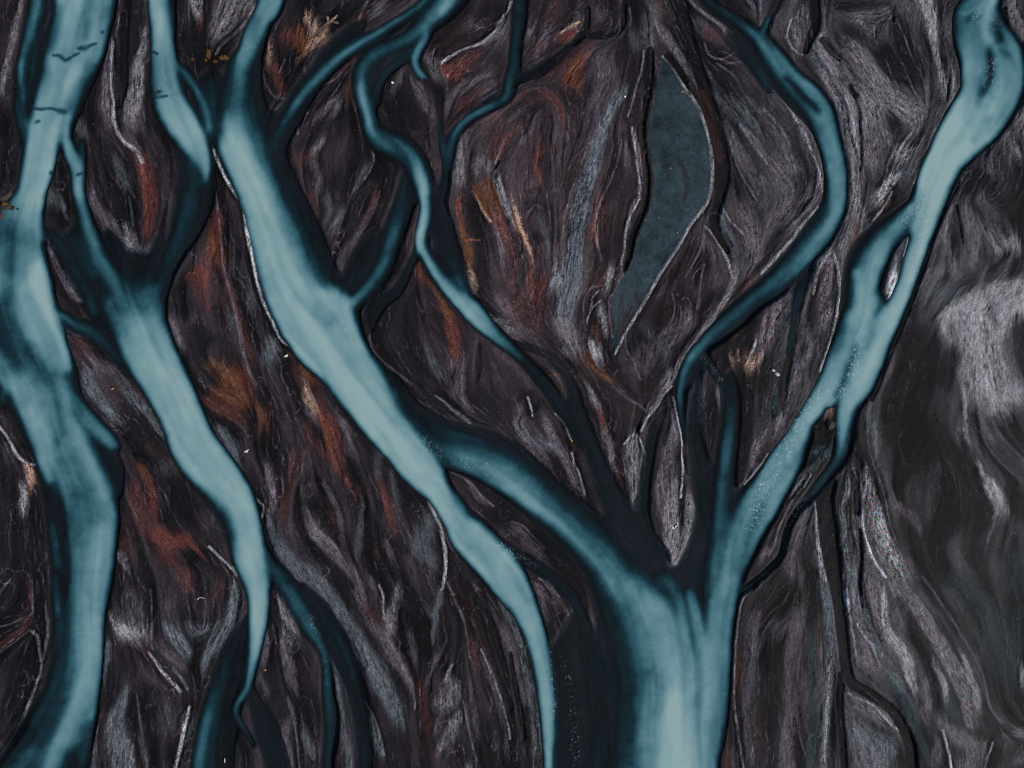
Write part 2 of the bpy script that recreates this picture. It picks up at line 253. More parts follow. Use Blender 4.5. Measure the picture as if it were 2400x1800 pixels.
# 7 east river ---------------------------------------------------
ribbon(7, .1, .1, [(2330,-200,2410,-200,.8),(2270,0,2344,0,.75),(2234,35,2350,45,.6),(2231,60,2356,75,.58),(2236,95,2376,105,.62),(2247,130,2402,140,.65),(2250,190,2406,185,.72),(2245,232,2387,230,.78),(2215,277,2354,285,.92),(2190,325,2303,330,.97),(2171,374,2262,372,.97),(2150,420,2238,415,1),(2136,460,2222,458,.95,.25),(2126,510,2202,508,.92,.25),(2132,560,2180,558,.92,.12),(2118,610,2164,605,.92),(2105,655,2147,655,.9),(2088,700,2131,700,.9),(2060,745,2112,745,.92),(2035,800,2088,797,.92),(2010,850,2071,845,.92),(1985,905,2046,905,.92),(1963,950,2016,950,.88,.1,.25),(1958,995,2004,1003,.82,.15,.4),(1954,1040,1998,1040,.65,.3,.4),(1944,1080,1980,1082,.42,.3,.4),(1930,1105,1955,1110,.36,.3,.3),(1910,1128,1933,1140,.3),(1896,1150,1910,1168,.25),(1865,1190,1874,1200,.15),(1838,1240,1850,1246,.12),(1822,1300,1836,1305,.12),(1790,1335,1798,1346,.16),(1757,1362,1766,1376,.2),(1735,1378,1742,1392,.3)])
mixT(.97,.9,[(2345,-40,12),(2328,0,11),(2315,40,9),(2308,70,10),(2318,95,9)],.2); mixT(.85,.8,[(2255,36,6),(2275,26,7),(2300,12,8)],.2)
mixT(.3,.8,[(2285,40,12),(2268,45,10)]); mixT(.22,.85,[(2336,60,13),(2345,95,10)]); mixT(.1,.95,[(2318,120,10),(2322,160,15),(2316,195,15),(2300,220,10)]); mixT(.35,.7,[(2298,180,12),(2292,240,18)])
mixT(.78,.7,[(2275,130,18),(2270,180,18),(2275,240,20),(2260,280,22)]); mixT(.88,.8,[(2362,150,12),(2378,185,12),(2366,228,16),(2342,262,14)]); mixT(.4,.6,[(2345,120,7),(2360,130,6)])
mixT(.42,.8,[(2318,275,9),(2295,305,9),(2280,332,7)]); mixT(1,.7,[(2250,320,24),(2215,370,26),(2195,420,26)]);mixT(.9,.6,[(2335,300,8),(2300,322,8)])
ribbon(7, .25, .1, [(2130,470,2160,495,.6),(2090,500,2142,535,.6,.3,.2),(2040,535,2115,555,.56,.5,.08),(2012,565,2096,578,.62,.5,.08),(1984,600,2083,612,.72,.5,.1),(1974,650,2068,655,.74,.45,.15),(1972,700,2062,705,.76,.4,.2),(1968,740,2085,738,.8,.2,.1),(1955,790,2050,790,.78,.2,.1),(1940,835,2020,835,.78,.12,.1),(1918,890,1995,895,.86,.1),(1893,935,1950,948,.92,.08,.08),(1868,975,1908,992,.92,.08,.15),(1842,1015,1895,1052,.85,.08,.3),(1818,1045,1876,1102,.8,.08,.2),(1797,1078,1854,1140,.76,.1,.12),(1768,1118,1832,1180,.72,.15,.1),(1735,1145,1808,1225,.66,.25,.1),(1700,1185,1792,1255,.64,.35,.1),(1680,1235,1770,1300,.6,.3,.1),(1668,1290,1752,1336,.66,.3,.12),(1660,1350,1743,1352,.76,.3,.14),(1652,1420,1728,1410,.78,.2,.12),(1650,1480,1718,1470,.78,.15,.1),(1650,1560,1713,1550,.78,.15,.1),(1655,1650,1708,1650,.76,.15,.12),(1662,1720,1698,1728,.74,.15,.15),(1666,1800,1684,1800,.68,.15,.15),(1670,2000,1682,2000,.6)])
mixT(.12,.95,[(2006,808,4),(1997,835,7),(1986,868,10),(1975,900,9),(1958,928,6)]); mixT(.95,.7,[(2012,850,10),(2002,890,10)]); mixT(.3,.75,[(2060,690,10),(2066,715,9),(2050,745,8)]); mixT(.45,.6,[(2045,780,8),(2030,820,7)])
mixT(.35,.7,[(2105,510,16),(2125,500,12)]); mixT(.4,.6,[(2060,545,14)]); mixT(.9,.7,[(2010,640,16),(2015,700,16),(2000,760,16)]); mixT(.4,.6,[(1978,760,10),(1970,800,10),(1955,830,8)])
mixT(.45,.7,[(1870,1060,10),(1850,1100,10),(1840,1080,6)]);mixT(.5,.5,[(1775,1215,22),(1745,1270,14)]);mixT(.95,.6,[(1895,960,12),(1865,1000,12)])
mixT(.3,.8,[(1662,1690,3),(1664,1740,3),(1666,1800,3)])
# islets inside the water stay dry
DRY = np.zeros_like(WET)
def islet(pts):
    c = chain(pts)
    if c: 
        s, d, side, q = c; m = 1-sstep(.75, 1.0, d); DRY[s] = np.maximum(DRY[s], m)
islet([(2130,548,3),(2110,580,10),(2098,620,14),(2085,660,14),(2078,690,9)])
islet([(115,560,3),(130,620,10),(155,670,16),(170,705,18)]); islet([(160,790,8),(185,830,20),(215,880,32),(240,940,34)])
islet([(1942,960,10),(1935,990,18),(1940,1030,14)])
WET *= (1-DRY); T *= (1-DRY)

# ------------------------------------------------------------------ survey of the ground: sediment colours, with painted glare, glints, lit rims and bank shade
def lin(c): 
    c = np.array(c, float)/255; return np.where(c <= .04045, c/12.92, ((c+.055)/1.055)**2.4)
K = 1.25
PAL = {k: (lin(v)*K).astype(f4) for k, v in dict(
    blk=(25,25,28), dkbrown=(38,32,35), brown=(58,50,55), grey=(97,94,98), lgrey=(134,134,138), white=(168,172,180), rust=(104,58,50),
    orange=(104,66,40), redbr=(80,50,49), mauve=(88,80,88), slate=(44,58,64), sgrey=(78,84,90), dslate=(38,48,53), tan=(158,130,112), dkred=(48,32,32), deep=(31,29,33)).items()}
yy, xx = np.meshgrid(GY, GX, indexing='ij'); xx = xx.astype(f4); yy = yy.astype(f4)
east = sstep(1650, 1950, xx)[..., None]
n1 = fbm(140, 3)[..., None]; n2 = fbm(60, 40)[..., None]
base_w = PAL['deep']*(1-n1)*1.1+PAL['brown']*np.clip(n1*1.7-.68, 0, 1)*.75
base_e = PAL['blk']*1.1+PAL['grey']*np.clip(n1*1.2-.42, 0, 1)*.45
ALB = (base_w*(1-east)+base_e*east).astype(f4)
GLI = np.zeros_like(T); LIFT = np.zeros_like(T)
LINE = np.zeros((NY, NX, 4), f4)
PAINT = []
def later(wt, k):
    def deco(f):
        def g(*a, **kw):
            pts = a[k]
            if len(pts) > 1: reg(resample([p[:2]+(1,) for p in pts]), wt)
            PAINT.append(lambda: f(*a, **kw))
        return g
    return deco
prn = random.Random(5)
@later(.3, 2)
def G(col, st, pts, hard=.25, lift=0.0, glint=0.0):
    rusty = col in ('rust', 'orange', 'redbr', 'dkred'); st *= .85 if rusty else 1
    c = chain([(p[0], p[1], p[2]*(1.75 if rusty else 1.35)+1) for p in pts], 0)
    if c is None: return
    s, d, side, q = c
    far_e = np.mean([p[0] for p in pts]) > 2080
    fz = .04 if far_e else (.20 if rusty else .12)
    m = 1-sstep(hard*.4, 1.0, d+fur[s]*fz*np.clip(14/q[..., 0], .6, 1.6))
    cr = sstep(.36, .60, m+(.05 if far_e else .17)*fr2[s])
    m = np.clip(.4*m+.6*cr, 0, 1)*st; k = m[..., None]
    ALB[s] = ALB[s]*(1-k)+PAL[col]*(prn.uniform(.85, 1.12)*(.85 if rusty else 1)+.25*(n2[s]-.5))*k
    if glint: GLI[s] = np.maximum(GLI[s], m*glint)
    else: GLI[s] *= (1-m*.5)
    if lift: LIFT[s] = LIFT[s]*(1-m)+lift*m
@later(.8, 1)
def RIM(col, pts, st=.9, lift=.12, w=1.0):
    """narrow raised lip of pale silt; sunlit banks are painted bright with it"""
    c = chain([(p[0], p[1], (p[2] if len(p) > 2 else 3)*w+1.7) for p in pts], 0)
    if c is None: return
    s, d, side, q = c
    m = (1-sstep(.35, 1.0, d))*st
    LINE[s][..., :3] = LINE[s][..., :3]*(1-m[..., None])+PAL[col]*1.05*m[..., None]
    LINE[s][..., 3] = np.maximum(LINE[s][..., 3], m)
    LIFT[s] += lift*m*.8
CHN = np.zeros((NY, NX, 4), f4)
def B(pts, st=1.0, col='blk', lift=-.35):
    if lift > -.2 or st < .85: return G(col, st, pts, .45, lift)
    CH(pts, st, col, lift)
@later(.8, 0)
def CH(pts, st, col, lift):
    c = chain([(p[0], p[1], p[2]*1.1+1) for p in pts], 0)       # crisp dark side channel; also paints the east river's bank shade
    if c is None: return
    s, d, side, q = c
    m = (1-sstep(.6, 1.0, d))*st
    CHN[s][..., :3] = CHN[s][..., :3]*(1-m[..., None])+PAL[col]*m[..., None]
    CHN[s][..., 3] = np.maximum(CHN[s][..., 3], m)
    LIFT[s] = LIFT[s]*(1-m)+lift*m

# smooth dark mud round the feeder channels above the trunk
G('deep',.75,[(1300,860,26),(1350,960,44),(1390,1060,46),(1430,1160,50),(1480,1250,50)],.3); G('deep',.75,[(1640,870,30),(1630,980,34),(1640,1100,44),(1655,1220,50),(1640,1330,50)],.3); G('deep',.7,[(1720,920,44),(1725,1040,44),(1735,1120,30)],.3)
# --- row 1
G('grey',.65,[(55,0,6),(35,90,9),(22,150,8),(8,215,8)]); G('mauve',.8,[(262,100,7),(256,160,11),(250,230,13),(256,290,15)],glint=.2)
RIM('lgrey',[(266,100,2.5),(262,160,3),(267,240,3),(270,290,4),(290,330,4),(320,355,5),(335,380,5)],.8)
G('grey',.85,[(342,70,5),(337,110,9),(325,170,16),(318,220,22),(310,280,26)]); G('mauve',.7,[(300,320,14),(325,355,14)])
B([(290,40,14),(288,120,14),(290,200,12),(282,250,8)],.9); G('rust',.75,[(335,375,16),(345,420,20),(355,470,18),(352,520,13),(345,545,10)],glint=.4)
G('sgrey',.5,[(275,380,12),(290,430,18)]); G('grey',.4,[(185,290,14),(200,320,12)]); G('lgrey',.7,[(455,10,12),(468,35,10)]); G('rust',.7,[(472,42,7),(468,60,5)])
G('grey',.75,[(590,10,20),(550,15,42),(530,45,35),(510,85,18)],.0); B([(445,60,22),(440,110,20),(470,115,14),(520,135,20)],.8)
RIM('mauve',[(600,12,2),(575,55,3),(550,80,5),(520,105,4),(505,125,3)],.7)
RIM('white',[(500,350,2.2),(512,380,2.2),(528,415,2.2),(548,448,2.2),(568,480,2.5),(577,520,3),(585,570,3),(595,620,3),(603,660,3),(616,705,3),(636,748,3),(656,790,3),(678,812,3),(700,835,2.5),(720,850,2)],.9,.2)  # first stroke: sunlit left bank of the main river painted as a white line
RIM('mauve',[(496,362,1.5),(502,420,1.5),(510,480,2),(518,550,2),(528,640,3),(545,700,4),(562,770,4),(578,850,5),(600,900,4)],.7,.1)
G('tan',.8,[(722,45,12),(735,70,11)]); G('rust',.85,[(672,82,12),(695,88,16),(712,92,14)]); G('orange',.9,[(706,88,12),(712,110,16),(715,125,12)]); G('tan',.75,[(728,112,14),(745,92,12),(758,80,7),(764,58,4),(760,100,6)])
for p in ([(764,58,1.2),(778,50,1.2),(790,38,1)],[(778,50,1.2),(792,55,1)],[(770,52,1),(768,40,1)]): RIM('tan',p,.8,.05)
B([(752,78,3)],1,lift=0); B([(742,98,2.5)],1,lift=0); B([(735,108,2)],1,lift=0); B([(722,100,2)],1,lift=0);B([(748,112,2)],1,lift=0)
G('tan',.7,[(635,112,9),(632,140,7)]); G('rust',.65,[(640,160,9),(652,195,8),(662,220,5)]); RIM('mauve',[(655,170,1.5),(662,155,1.5),(668,140,1)],.6)
RIM('mauve',[(612,150,1.5),(625,200,1.5),(645,228,2),(668,232,1.5)],.5,.05)
RIM('mauve',[(862,5,2),(848,28,3),(838,55,2.5),(828,68,1.5),(800,95,1.5),(775,120,1.5)],.7); G('rust',.45,[(850,45,14),(838,60,10)]); G('sgrey',.6,[(880,35,14),(890,28,12)])
G('mauve',.5,[(890,10,16),(880,25,12)],glint=.5); G('rust',.6,[(830,132,7),(815,152,6),(800,172,5)]); G('redbr',.7,[(820,200,12),(824,228,12)]); RIM('mauve',[(800,172,1.5),(780,190,2),(755,200,2)],.5,.05)
G('mauve',.75,[(790,232,9),(772,250,9),(752,268,7),(735,285,5)]); G('grey',.6,[(796,245,8),(785,262,8)]); RIM('grey',[(703,272,2),(698,290,2),(700,315,2)],.5,.05)
G('grey',.7,[(752,335,12),(738,358,11)]); G('mauve',.55,[(735,385,12),(752,420,10),(740,450,9)]); G('grey',.4,[(858,395,10),(842,430,9),(830,450,8)]); RIM('grey',[(872,352,1.5),(877,372,2),(868,398,2),(855,420,1.5)],.7,.08)
G('redbr',.5,[(720,370,16),(700,380,14)]); G('grey',.8,[(1000,128,8),(1015,150,15),(1022,180,14)]); G('rust',.85,[(1040,165,12),(1062,175,16),(1078,160,18)],glint=.6)
G('redbr',.75,[(1075,150,18),(1100,135,16),(1120,125,12)],glint=.8); G('grey',.55,[(1180,60,9),(1165,85,14),(1140,98,10)])
RIM('lgrey',[(1200,2,2),(1188,28,2),(1170,55,2.5),(1155,82,3),(1130,102,4),(1100,112,2),(1075,122,2),(1050,138,3),(1035,150,3)],.8)
G('dkred',.4,[(1060,60,50)],.0); G('mauve',.3,[(1110,60,20)]); G('grey',.45,[(936,175,8),(940,190,10),(918,212,6)]); G('mauve',.8,[(972,190,9),(985,220,16),(1000,250,16),(1012,275,10)],glint=.2)
G('mauve',.65,[(1045,262,9),(1062,225,12),(1095,200,14),(1125,188,13),(1150,172,9)]); G('redbr',.7,[(1075,248,10),(1105,228,13),(1130,212,9)]); G('mauve',.5,[(1150,210,20),(1130,230,12)])
B([(1155,130,18),(1170,160,12)],.6,lift=0); G('grey',.85,[(1088,320,12),(1080,350,17),(1072,390,20),(1078,420,20)]); G('grey',.6,[(1115,395,14),(1135,380,12),(1145,400,10)]); G('lgrey',.85,[(1165,410,6),(1170,440,9),(1178,470,8),(1195,500,5)])
G('rust',.7,[(1212,300,5),(1192,325,6),(1172,350,5),(1165,372,4)],glint=.6); B([(1168,378,3),(1160,395,2.5)],.9); RIM('grey',[(1180,330,1.5),(1168,360,2),(1162,385,1.5)],.6)
G('redbr',.5,[(1150,280,16),(1170,310,12),(1150,340,14)],glint=.5); G('orange',.85,[(1150,432,10),(1125,445,12),(1110,450,8)])
# --- row 1, middle
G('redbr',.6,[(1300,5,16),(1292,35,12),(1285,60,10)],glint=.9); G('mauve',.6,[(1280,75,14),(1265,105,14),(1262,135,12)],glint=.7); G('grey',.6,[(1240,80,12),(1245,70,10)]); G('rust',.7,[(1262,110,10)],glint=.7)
G('rust',.85,[(1310,85,10),(1330,88,10),(1345,85,8)]); G('tan',.7,[(1330,70,8),(1350,60,7)]); RIM('tan',[(1315,80,1.5),(1335,62,1.5),(1358,55,1.5)],.7,.05); B([(1305,98,8),(1325,100,7)],.6)
B([(1375,20,6),(1375,45,8),(1368,75,12),(1345,100,8)]); B([(1380,80,10),(1420,82,11),(1448,75,8),(1460,50,8),(1460,10,8)]); RIM('lgrey',[(1372,30,1.2),(1368,50,1.2),(1364,70,1.2)],.7,.1); RIM('grey',[(1475,20,1.5),(1478,50,1.5),(1475,62,1.5)],.5,.1)
G('mauve',.4,[(1410,40,20)],glint=.4); G('sgrey',.6,[(1440,85,5),(1458,72,4)]); B([(1200,185,12),(1250,165,12),(1290,140,10)],.9,lift=-.2)
G('redbr',.5,[(1380,110,12),(1330,140,12),(1290,180,14)],glint=.6); G('orange',.9,[(1365,135,8),(1352,155,13),(1340,178,14),(1352,190,10),(1356,215,6)]); G('rust',.6,[(1375,130,6),(1330,190,10)])
G('mauve',.45,[(1400,140,34),(1430,190,40),(1400,260,34)],.0,glint=.25); G('grey',.5,[(1530,30,24),(1515,70,22),(1520,110,20)],glint=.6); G('grey',.7,[(1540,60,10),(1565,95,13),(1590,130,11),(1612,165,8),(1628,195,5)],glint=.2)
B([(1545,60,6)],0.1); G('sgrey',.5,[(1480,85,10),(1492,110,9)])
B([(1570,-60,22),(1588,0,22),(1600,60,22),(1622,130,16),(1645,190,15),(1662,250,18),(1678,300,18),(1690,360,18),(1694,420,16),(1684,470,13),(1672,520,12),(1690,565,9),(1705,590,5)],1,lift=-.4); B([(1648,215,9),(1662,265,12),(1674,310,11),(1690,380,7)],.9,'dkred',-.4)
RIM('rust',[(1533,0,1),(1548,20,1),(1560,35,1)],.5,.05); B([(1522,120,10),(1520,160,13),(1518,200,12),(1512,250,7),(1507,300,5),(1511,360,4.5),(1519,420,4.5),(1513,475,6),(1495,520,8),(1480,560,7),(1474,600,6),(1462,632,5)],1,lift=-.4)
B([(1562,132,8),(1582,155,8),(1606,190,7)],1,lift=-.3)
G('dkbrown',.6,[(1500,170,8),(1490,220,12),(1478,270,18)],glint=.6); RIM('grey',[(1508,120,1.5),(1504,160,1.5),(1492,200,1.5),(1482,240,1.5),(1470,275,1.5)],.7,.1)
# slate-coloured silt flat
LENS = [(1550,133),(1572,152),(1602,205),(1632,248),(1650,290),(1664,345),(1668,400),(1665,440),(1652,482),(1615,530),(1590,575),(1550,635),(1520,690),(1490,740),(1462,785),(1448,812),(1436,850),(1434,800),(1436,745),(1432,705),(1447,668),(1475,628),(1486,585),(1500,542),(1524,488),(1533,425),(1523,365),(1520,305),(1529,250),(1540,190),(1548,150)]
def polymask(P, soft=3.0):
    P = np.array(P, float); x0, y0 = P.min(0)-10; x1, y1 = P.max(0)+10
    i0, i1 = int((x0-X0)/STEP), int((x1-X0)/STEP)+1; j0, j1 = int((y0-Y0)/STEP), int((y1-Y0)/STEP)+1
    X = xx[j0:j1, i0:i1]; Y = yy[j0:j1, i0:i1]; ins = np.zeros(X.shape, bool); dm = np.full(X.shape, 1e9)
    n = len(P)
    for i in range(n):
        a, b = P[i], P[(i+1) % n]
        c = ((a[1] > Y) != (b[1] > Y)) & (X < (b[0]-a[0])*(Y-a[1])/(b[1]-a[1]+1e-9)+a[0]); ins ^= c
        d = b-a; t = np.clip(((X-a[0])*d[0]+(Y-a[1])*d[1])/(d@d+1e-9), 0, 1)
        dm = np.minimum(dm, np.hypot(X-a[0]-t*d[0], Y-a[1]-t*d[1]))
    sd = np.where(ins, dm, -dm)
    return (slice(j0, j1), slice(i0, i1)), sstep(-soft, soft, sd)
FLAT = np.zeros_like(T)
s_, m_ = polymask(resample([p+(0,) for p in LENS+[LENS[0]]], 8)[:, :2]); FLAT[s_] = m_*(1-.8*sstep(640, 800, yy[s_]+70*(fbm(60, 88)[s_]-.5)))
nl = (fbm(26, 77)*.55+fbm(90, 78, 3)*.45)[..., None]; sl_col = PAL['slate']*(.1+1.75*nl)*(1-.22*sstep(.55, .68, fbm(12, 79, 3))[..., None])
RIMPTS = [(1552,134,2),(1572,152,3),(1602,205,3),(1632,248,3.5),(1650,290,3.5),(1664,345,4),(1668,400,4.5),(1665,440,4),(1652,482,4.5),(1615,530,3.5),(1590,575,3.5),(1550,635,3.5),(1520,690,3.5),(1490,740,3),(1462,785,3),(1440,830,2)]
G('sgrey',.75,[(1460,218,12),(1440,245,16),(1420,285,15),(1402,335,18),(1392,380,24)],glint=.2); G('sgrey',.9,[(1392,380,22),(1372,430,23),(1358,490,26),(1348,550,22),(1345,600,26),(1338,650,30),(1328,700,30),(1318,740,26)],glint=.1)
G('grey',.7,[(1310,740,14),(1330,780,34),(1345,820,30)]); RIM('mauve',[(1385,335,1.5),(1362,380,1.5),(1342,440,1.5),(1325,500,1.5),(1318,560,1.5)],.6,.1)
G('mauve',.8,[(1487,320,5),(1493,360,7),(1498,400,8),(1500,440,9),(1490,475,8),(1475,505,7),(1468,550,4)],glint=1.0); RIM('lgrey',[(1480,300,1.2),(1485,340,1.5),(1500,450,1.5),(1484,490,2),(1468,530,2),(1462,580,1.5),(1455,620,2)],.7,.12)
G('dkbrown',.6,[(1460,320,8),(1458,370,12),(1452,430,16),(1445,520,18),(1442,580,16)]); G('mauve',.5,[(1465,345,7),(1470,390,8)]); RIM('grey',[(1455,330,1.5),(1448,370,1.5),(1432,420,1.5),(1408,470,2),(1395,520,2),(1398,560,1.5),(1410,610,1.5)],.6,.1)
RIM('redbr',[(1200,240,2),(1235,212,2),(1270,208,2),(1300,228,3),(1318,262,3),(1315,300,2)],.5,.05); G('rust',.5,[(1270,225,10),(1300,235,10),(1318,280,6)],glint=.4); G('grey',.3,[(1215,290,4),(1230,335,5)],glint=.5)
G('rust',.85,[(1270,345,6),(1260,370,8),(1258,400,8),(1268,435,7)],glint=.3); RIM('sgrey',[(1290,350,2),(1295,400,2),(1300,450,3)],.5); G('redbr',.5,[(1300,350,10)]); G('redbr',.5,[(1340,280,10)])
G('redbr',.6,[(1200,240,6),(1225,225,6)]); RIM('grey',[(1612,0,3),(1650,35,4),(1690,65,4),(1722,105,4),(1755,145,3),(1790,180,3),(1812,215,3)],.7,.1); G('mauve',.4,[(1640,60,18),(1680,100,16)],glint=.2); G('rust',.4,[(1662,82,12),(1680,95,8)])
RIM('mauve',[(1650,100,1.5),(1660,130,2),(1690,140,1.5),(1720,125,1.5)],.6,.05); RIM('mauve',[(1680,150,2),(1720,180,2),(1740,215,2),(1765,250,2),(1790,262,2)],.5,.08); RIM('mauve',[(1700,150,1.5),(1750,150,2),(1790,190,2)],.5,.08)
B([(1655,160,6),(1680,195,6),(1712,225,6),(1740,245,5)],.8,lift=-.1); G('sgrey',.6,[(1672,215,6),(1705,260,9),(1735,290,10),(1765,330,9),(1790,365,6)]); G('sgrey',.7,[(1720,235,10),(1750,270,12),(1775,310,7)]); B([(1690,250,5),(1720,275,5),(1750,300,4)],.6,lift=-.1)
G('sgrey',.55,[(1775,10,24)]); G('mauve',.6,[(1770,20,14),(1760,5,10)]); G('mauve',.55,[(1715,310,5),(1730,370,6),(1745,410,6)],glint=.9); RIM('grey',[(1708,325,1.5),(1722,375,1.5),(1745,425,2),(1775,470,2)],.6,.1); G('grey',.45,[(1700,300,16),(1760,400,20),(1780,440,20)]); RIM('grey',[(1730,290,2),(1765,345,2.5),(1795,385,2)],.7,.12)
G('mauve',.5,[(1815,360,14),(1840,420,14)],glint=.6); G('grey',.5,[(1850,380,16),(1880,400,10)]); RIM('lgrey',[(1800,190,1.5),(1822,222,2),(1850,258,2),(1866,290,2.5),(1885,320,2),(1905,370,2),(1918,410,2),(1925,450,2)],.7,.12); G('mauve',.6,[(1868,285,5),(1882,320,7),(1892,350,6)],glint=1.0)
RIM('grey',[(1790,255,2),(1830,300,2.5),(1850,350,2.5),(1862,400,2)],.6,.1); RIM('mauve',[(1800,370,3),(1830,405,3),(1858,445,3)],.7,.12)
# --- row 1, east
G('grey',.6,[(1862,60,12),(1868,95,12),(1860,120,8)]); RIM('lgrey',[(1852,50,1.5),(1843,80,1.5),(1850,105,2),(1868,125,1.5),(1880,128,1.5)],.5); G('grey',.6,[(1885,20,8),(1875,45,7)],glint=.7); B([(1908,-60,13),(1908,0,13),(1910,60,13),(1900,85,12),(1888,120,7)],1); B([(1925,95,8),(1945,120,9),(1965,140,5)],.9)
G('mauve',.5,[(1815,40,14)]); G('sgrey',.7,[(1905,95,6),(1912,130,12),(1930,160,12),(1940,190,10)]); G('grey',.7,[(1925,170,10),(1945,205,10),(1965,240,12),(1985,280,12),(1995,330,10),(2005,380,10),(2000,430,11),(1998,470,10)],glint=.4); RIM('lgrey',[(1975,228,2.5),(1990,260,2.5),(1998,300,2.5),(2002,345,2.5)],.6); B([(1990,200,4),(2008,240,3),(2014,290,2.5),(2018,340,2.5),(2014,400,2.5)],.8)
G('redbr',.5,[(1880,140,8)]); G('redbr',.5,[(1995,135,8),(2010,150,8)],glint=.7)
G('grey',.6,[(1990,110,26),(2020,160,26),(2060,200,26),(2110,240,26),(2160,260,22)],.0,glint=.45); G('mauve',.45,[(2050,95,26),(2080,40,24)],.0); G('grey',.6,[(2040,60,18),(2010,40,14),(2090,30,20)],.0); B([(2000,85,20),(1975,65,16)],.8,lift=0); B([(2100,40,12),(2110,90,22),(2130,140,30),(2150,180,24)],1,'blk',0); B([(2070,110,16),(2105,170,22),(2130,200,16)],.9,lift=0); B([(1960,10,22),(2030,5,14)],.7,lift=0)  # grey fans: sky glare on glossy wet sand, painted as ground colour
G('lgrey',.6,[(2165,0,18),(2180,45,18),(2185,90,8)],glint=.5); G('lgrey',.55,[(2175,70,8),(2190,120,9),(2205,170,9),(2212,220,10)]); G('grey',.7,[(2225,150,6),(2232,200,8),(2222,250,7)]); B([(2212,90,3),(2223,130,3),(2222,190,2.5),(2215,240,2)],.7)
G('grey',.6,[(2030,230,30),(2070,255,20),(2120,265,20)],.0,glint=.5); RIM('grey',[(2062,245,2),(2055,270,2),(2065,310,3),(2085,340,3)],.6); B([(2085,270,14),(2098,300,20),(2105,325,14)],.95,lift=-.1); B([(2140,325,11),(2165,328,12)],.9,lift=-.1); RIM('grey',[(2070,245,2),(2105,270,3),(2140,300,2),(2115,330,3),(2095,360,2)],.7)
G('mauve',.5,[(2040,350,20),(2060,390,20)],.0); G('lgrey',.6,[(2100,360,12),(2130,355,12),(2105,385,8)]); G('lgrey',.75,[(2095,415,14),(2080,435,14),(2065,460,12)],glint=.9); RIM('lgrey',[(2205,290,1.5),(2190,325,2),(2172,370,2),(2155,405,2),(2140,430,2)],.8); B([(2030,395,10),(2040,430,10)],.7,lift=0); G('sgrey',.6,[(2125,400,14),(2115,430,12)])
B([(2395,235,6),(2375,262,6),(2356,292,7),(2315,325,7),(2278,362,6),(2262,385,6)],1,lift=-.15); B([(2300,420,46),(2260,470,30),(2360,470,46),(2390,400,40)],.85,lift=0); G('mauve',.5,[(2300,375,14),(2330,400,18),(2315,355,10)]); G('grey',.75,[(2345,300,6),(2365,330,9),(2390,360,10)],glint=.3); G('grey',.6,[(2385,270,18),(2400,310,20)]); G('grey',.7,[(2370,10,14),(2382,50,20),(2400,90,20)],glint=.2); B([(2352,20,4),(2362,70,4),(2380,110,4)],.9)  # first stroke: shade on the east river's right bank painted black
# --- row 2, west
RIM('mauve',[(108,556,1.5),(118,585,4),(135,625,7),(155,665,9),(175,690,12),(190,705,6)],.8,.1); G('mauve',.75,[(155,645,10),(170,680,13)]); G('dkbrown',.5,[(135,690,16),(160,730,16)])
G('sgrey',.7,[(118,460,14),(150,480,10),(152,500,6)]); G('mauve',.6,[(215,465,14),(235,495,14),(258,525,14),(275,545,12)]); G('lgrey',.4,[(270,525,8)]); G('grey',.9,[(300,555,20),(312,590,25),(325,615,20)]); G('mauve',.6,[(345,580,8),(340,610,8)]); G('redbr',.6,[(270,470,8)]); B([(285,490,14),(262,460,12)],.6,lift=0); RIM('sgrey',[(302,460,1.5),(310,500,2),(312,530,2)],.5)
G('rust',.7,[(512,500,9),(505,545,14),(498,590,18)]); G('orange',.65,[(495,560,10),(500,590,12),(518,605,10),(515,570,8)]); G('redbr',.85,[(485,620,22),(478,655,24),(475,690,18),(490,720,10)]); G('rust',.7,[(450,645,8),(475,645,16),(482,670,14)]); G('orange',.5,[(485,675,6)]); RIM('orange',[(442,640,1.5),(458,640,1.5)],.8,.15); G('redbr',.6,[(525,620,8),(535,660,8),(545,700,8),(560,740,8),(575,790,8),(590,830,8)]); G('dkred',.6,[(520,700,14),(530,740,14)])
G('grey',.55,[(405,745,10),(418,785,12),(432,815,9)]); G('mauve',.5,[(440,760,7),(460,745,7)]); G('sgrey',.6,[(535,735,9),(548,765,9)]); G('orange',.75,[(490,860,14),(510,865,16),(530,880,22),(550,905,22)]); G('rust',.6,[(560,870,14),(585,900,16),(560,940,20),(530,930,18)]); B([(500,890,16),(470,820,20),(515,795,20)],.7,lift=0)
G('redbr',.6,[(185,800,10),(205,800,10),(190,825,12)]); RIM('mauve',[(152,770,1.5),(180,785,2),(215,795,2),(240,820,2),(265,850,2),(290,885,2),(318,930,2)],.6); G('mauve',.7,[(215,840,10),(228,850,10),(210,880,18),(262,860,7),(268,880,8)]); G('sgrey',.9,[(205,890,18),(225,915,22),(245,940,20),(260,960,16),(275,980,12)]); G('sgrey',.85,[(290,895,14),(310,930,14),(335,955,12),(360,985,11),(380,1015,10),(390,1030,6)]); B([(290,955,16),(310,990,20),(300,1020,24)],.7,lift=0); G('dkred',.5,[(240,930,14),(330,900,12)])
G('sgrey',.5,[(590,720,12),(588,690,10)]); G('sgrey',.7,[(645,800,16),(635,830,20),(625,850,16)]); G('redbr',.7,[(690,840,8),(700,870,12),(712,890,14)]); G('orange',.6,[(712,870,8),(740,895,8)])
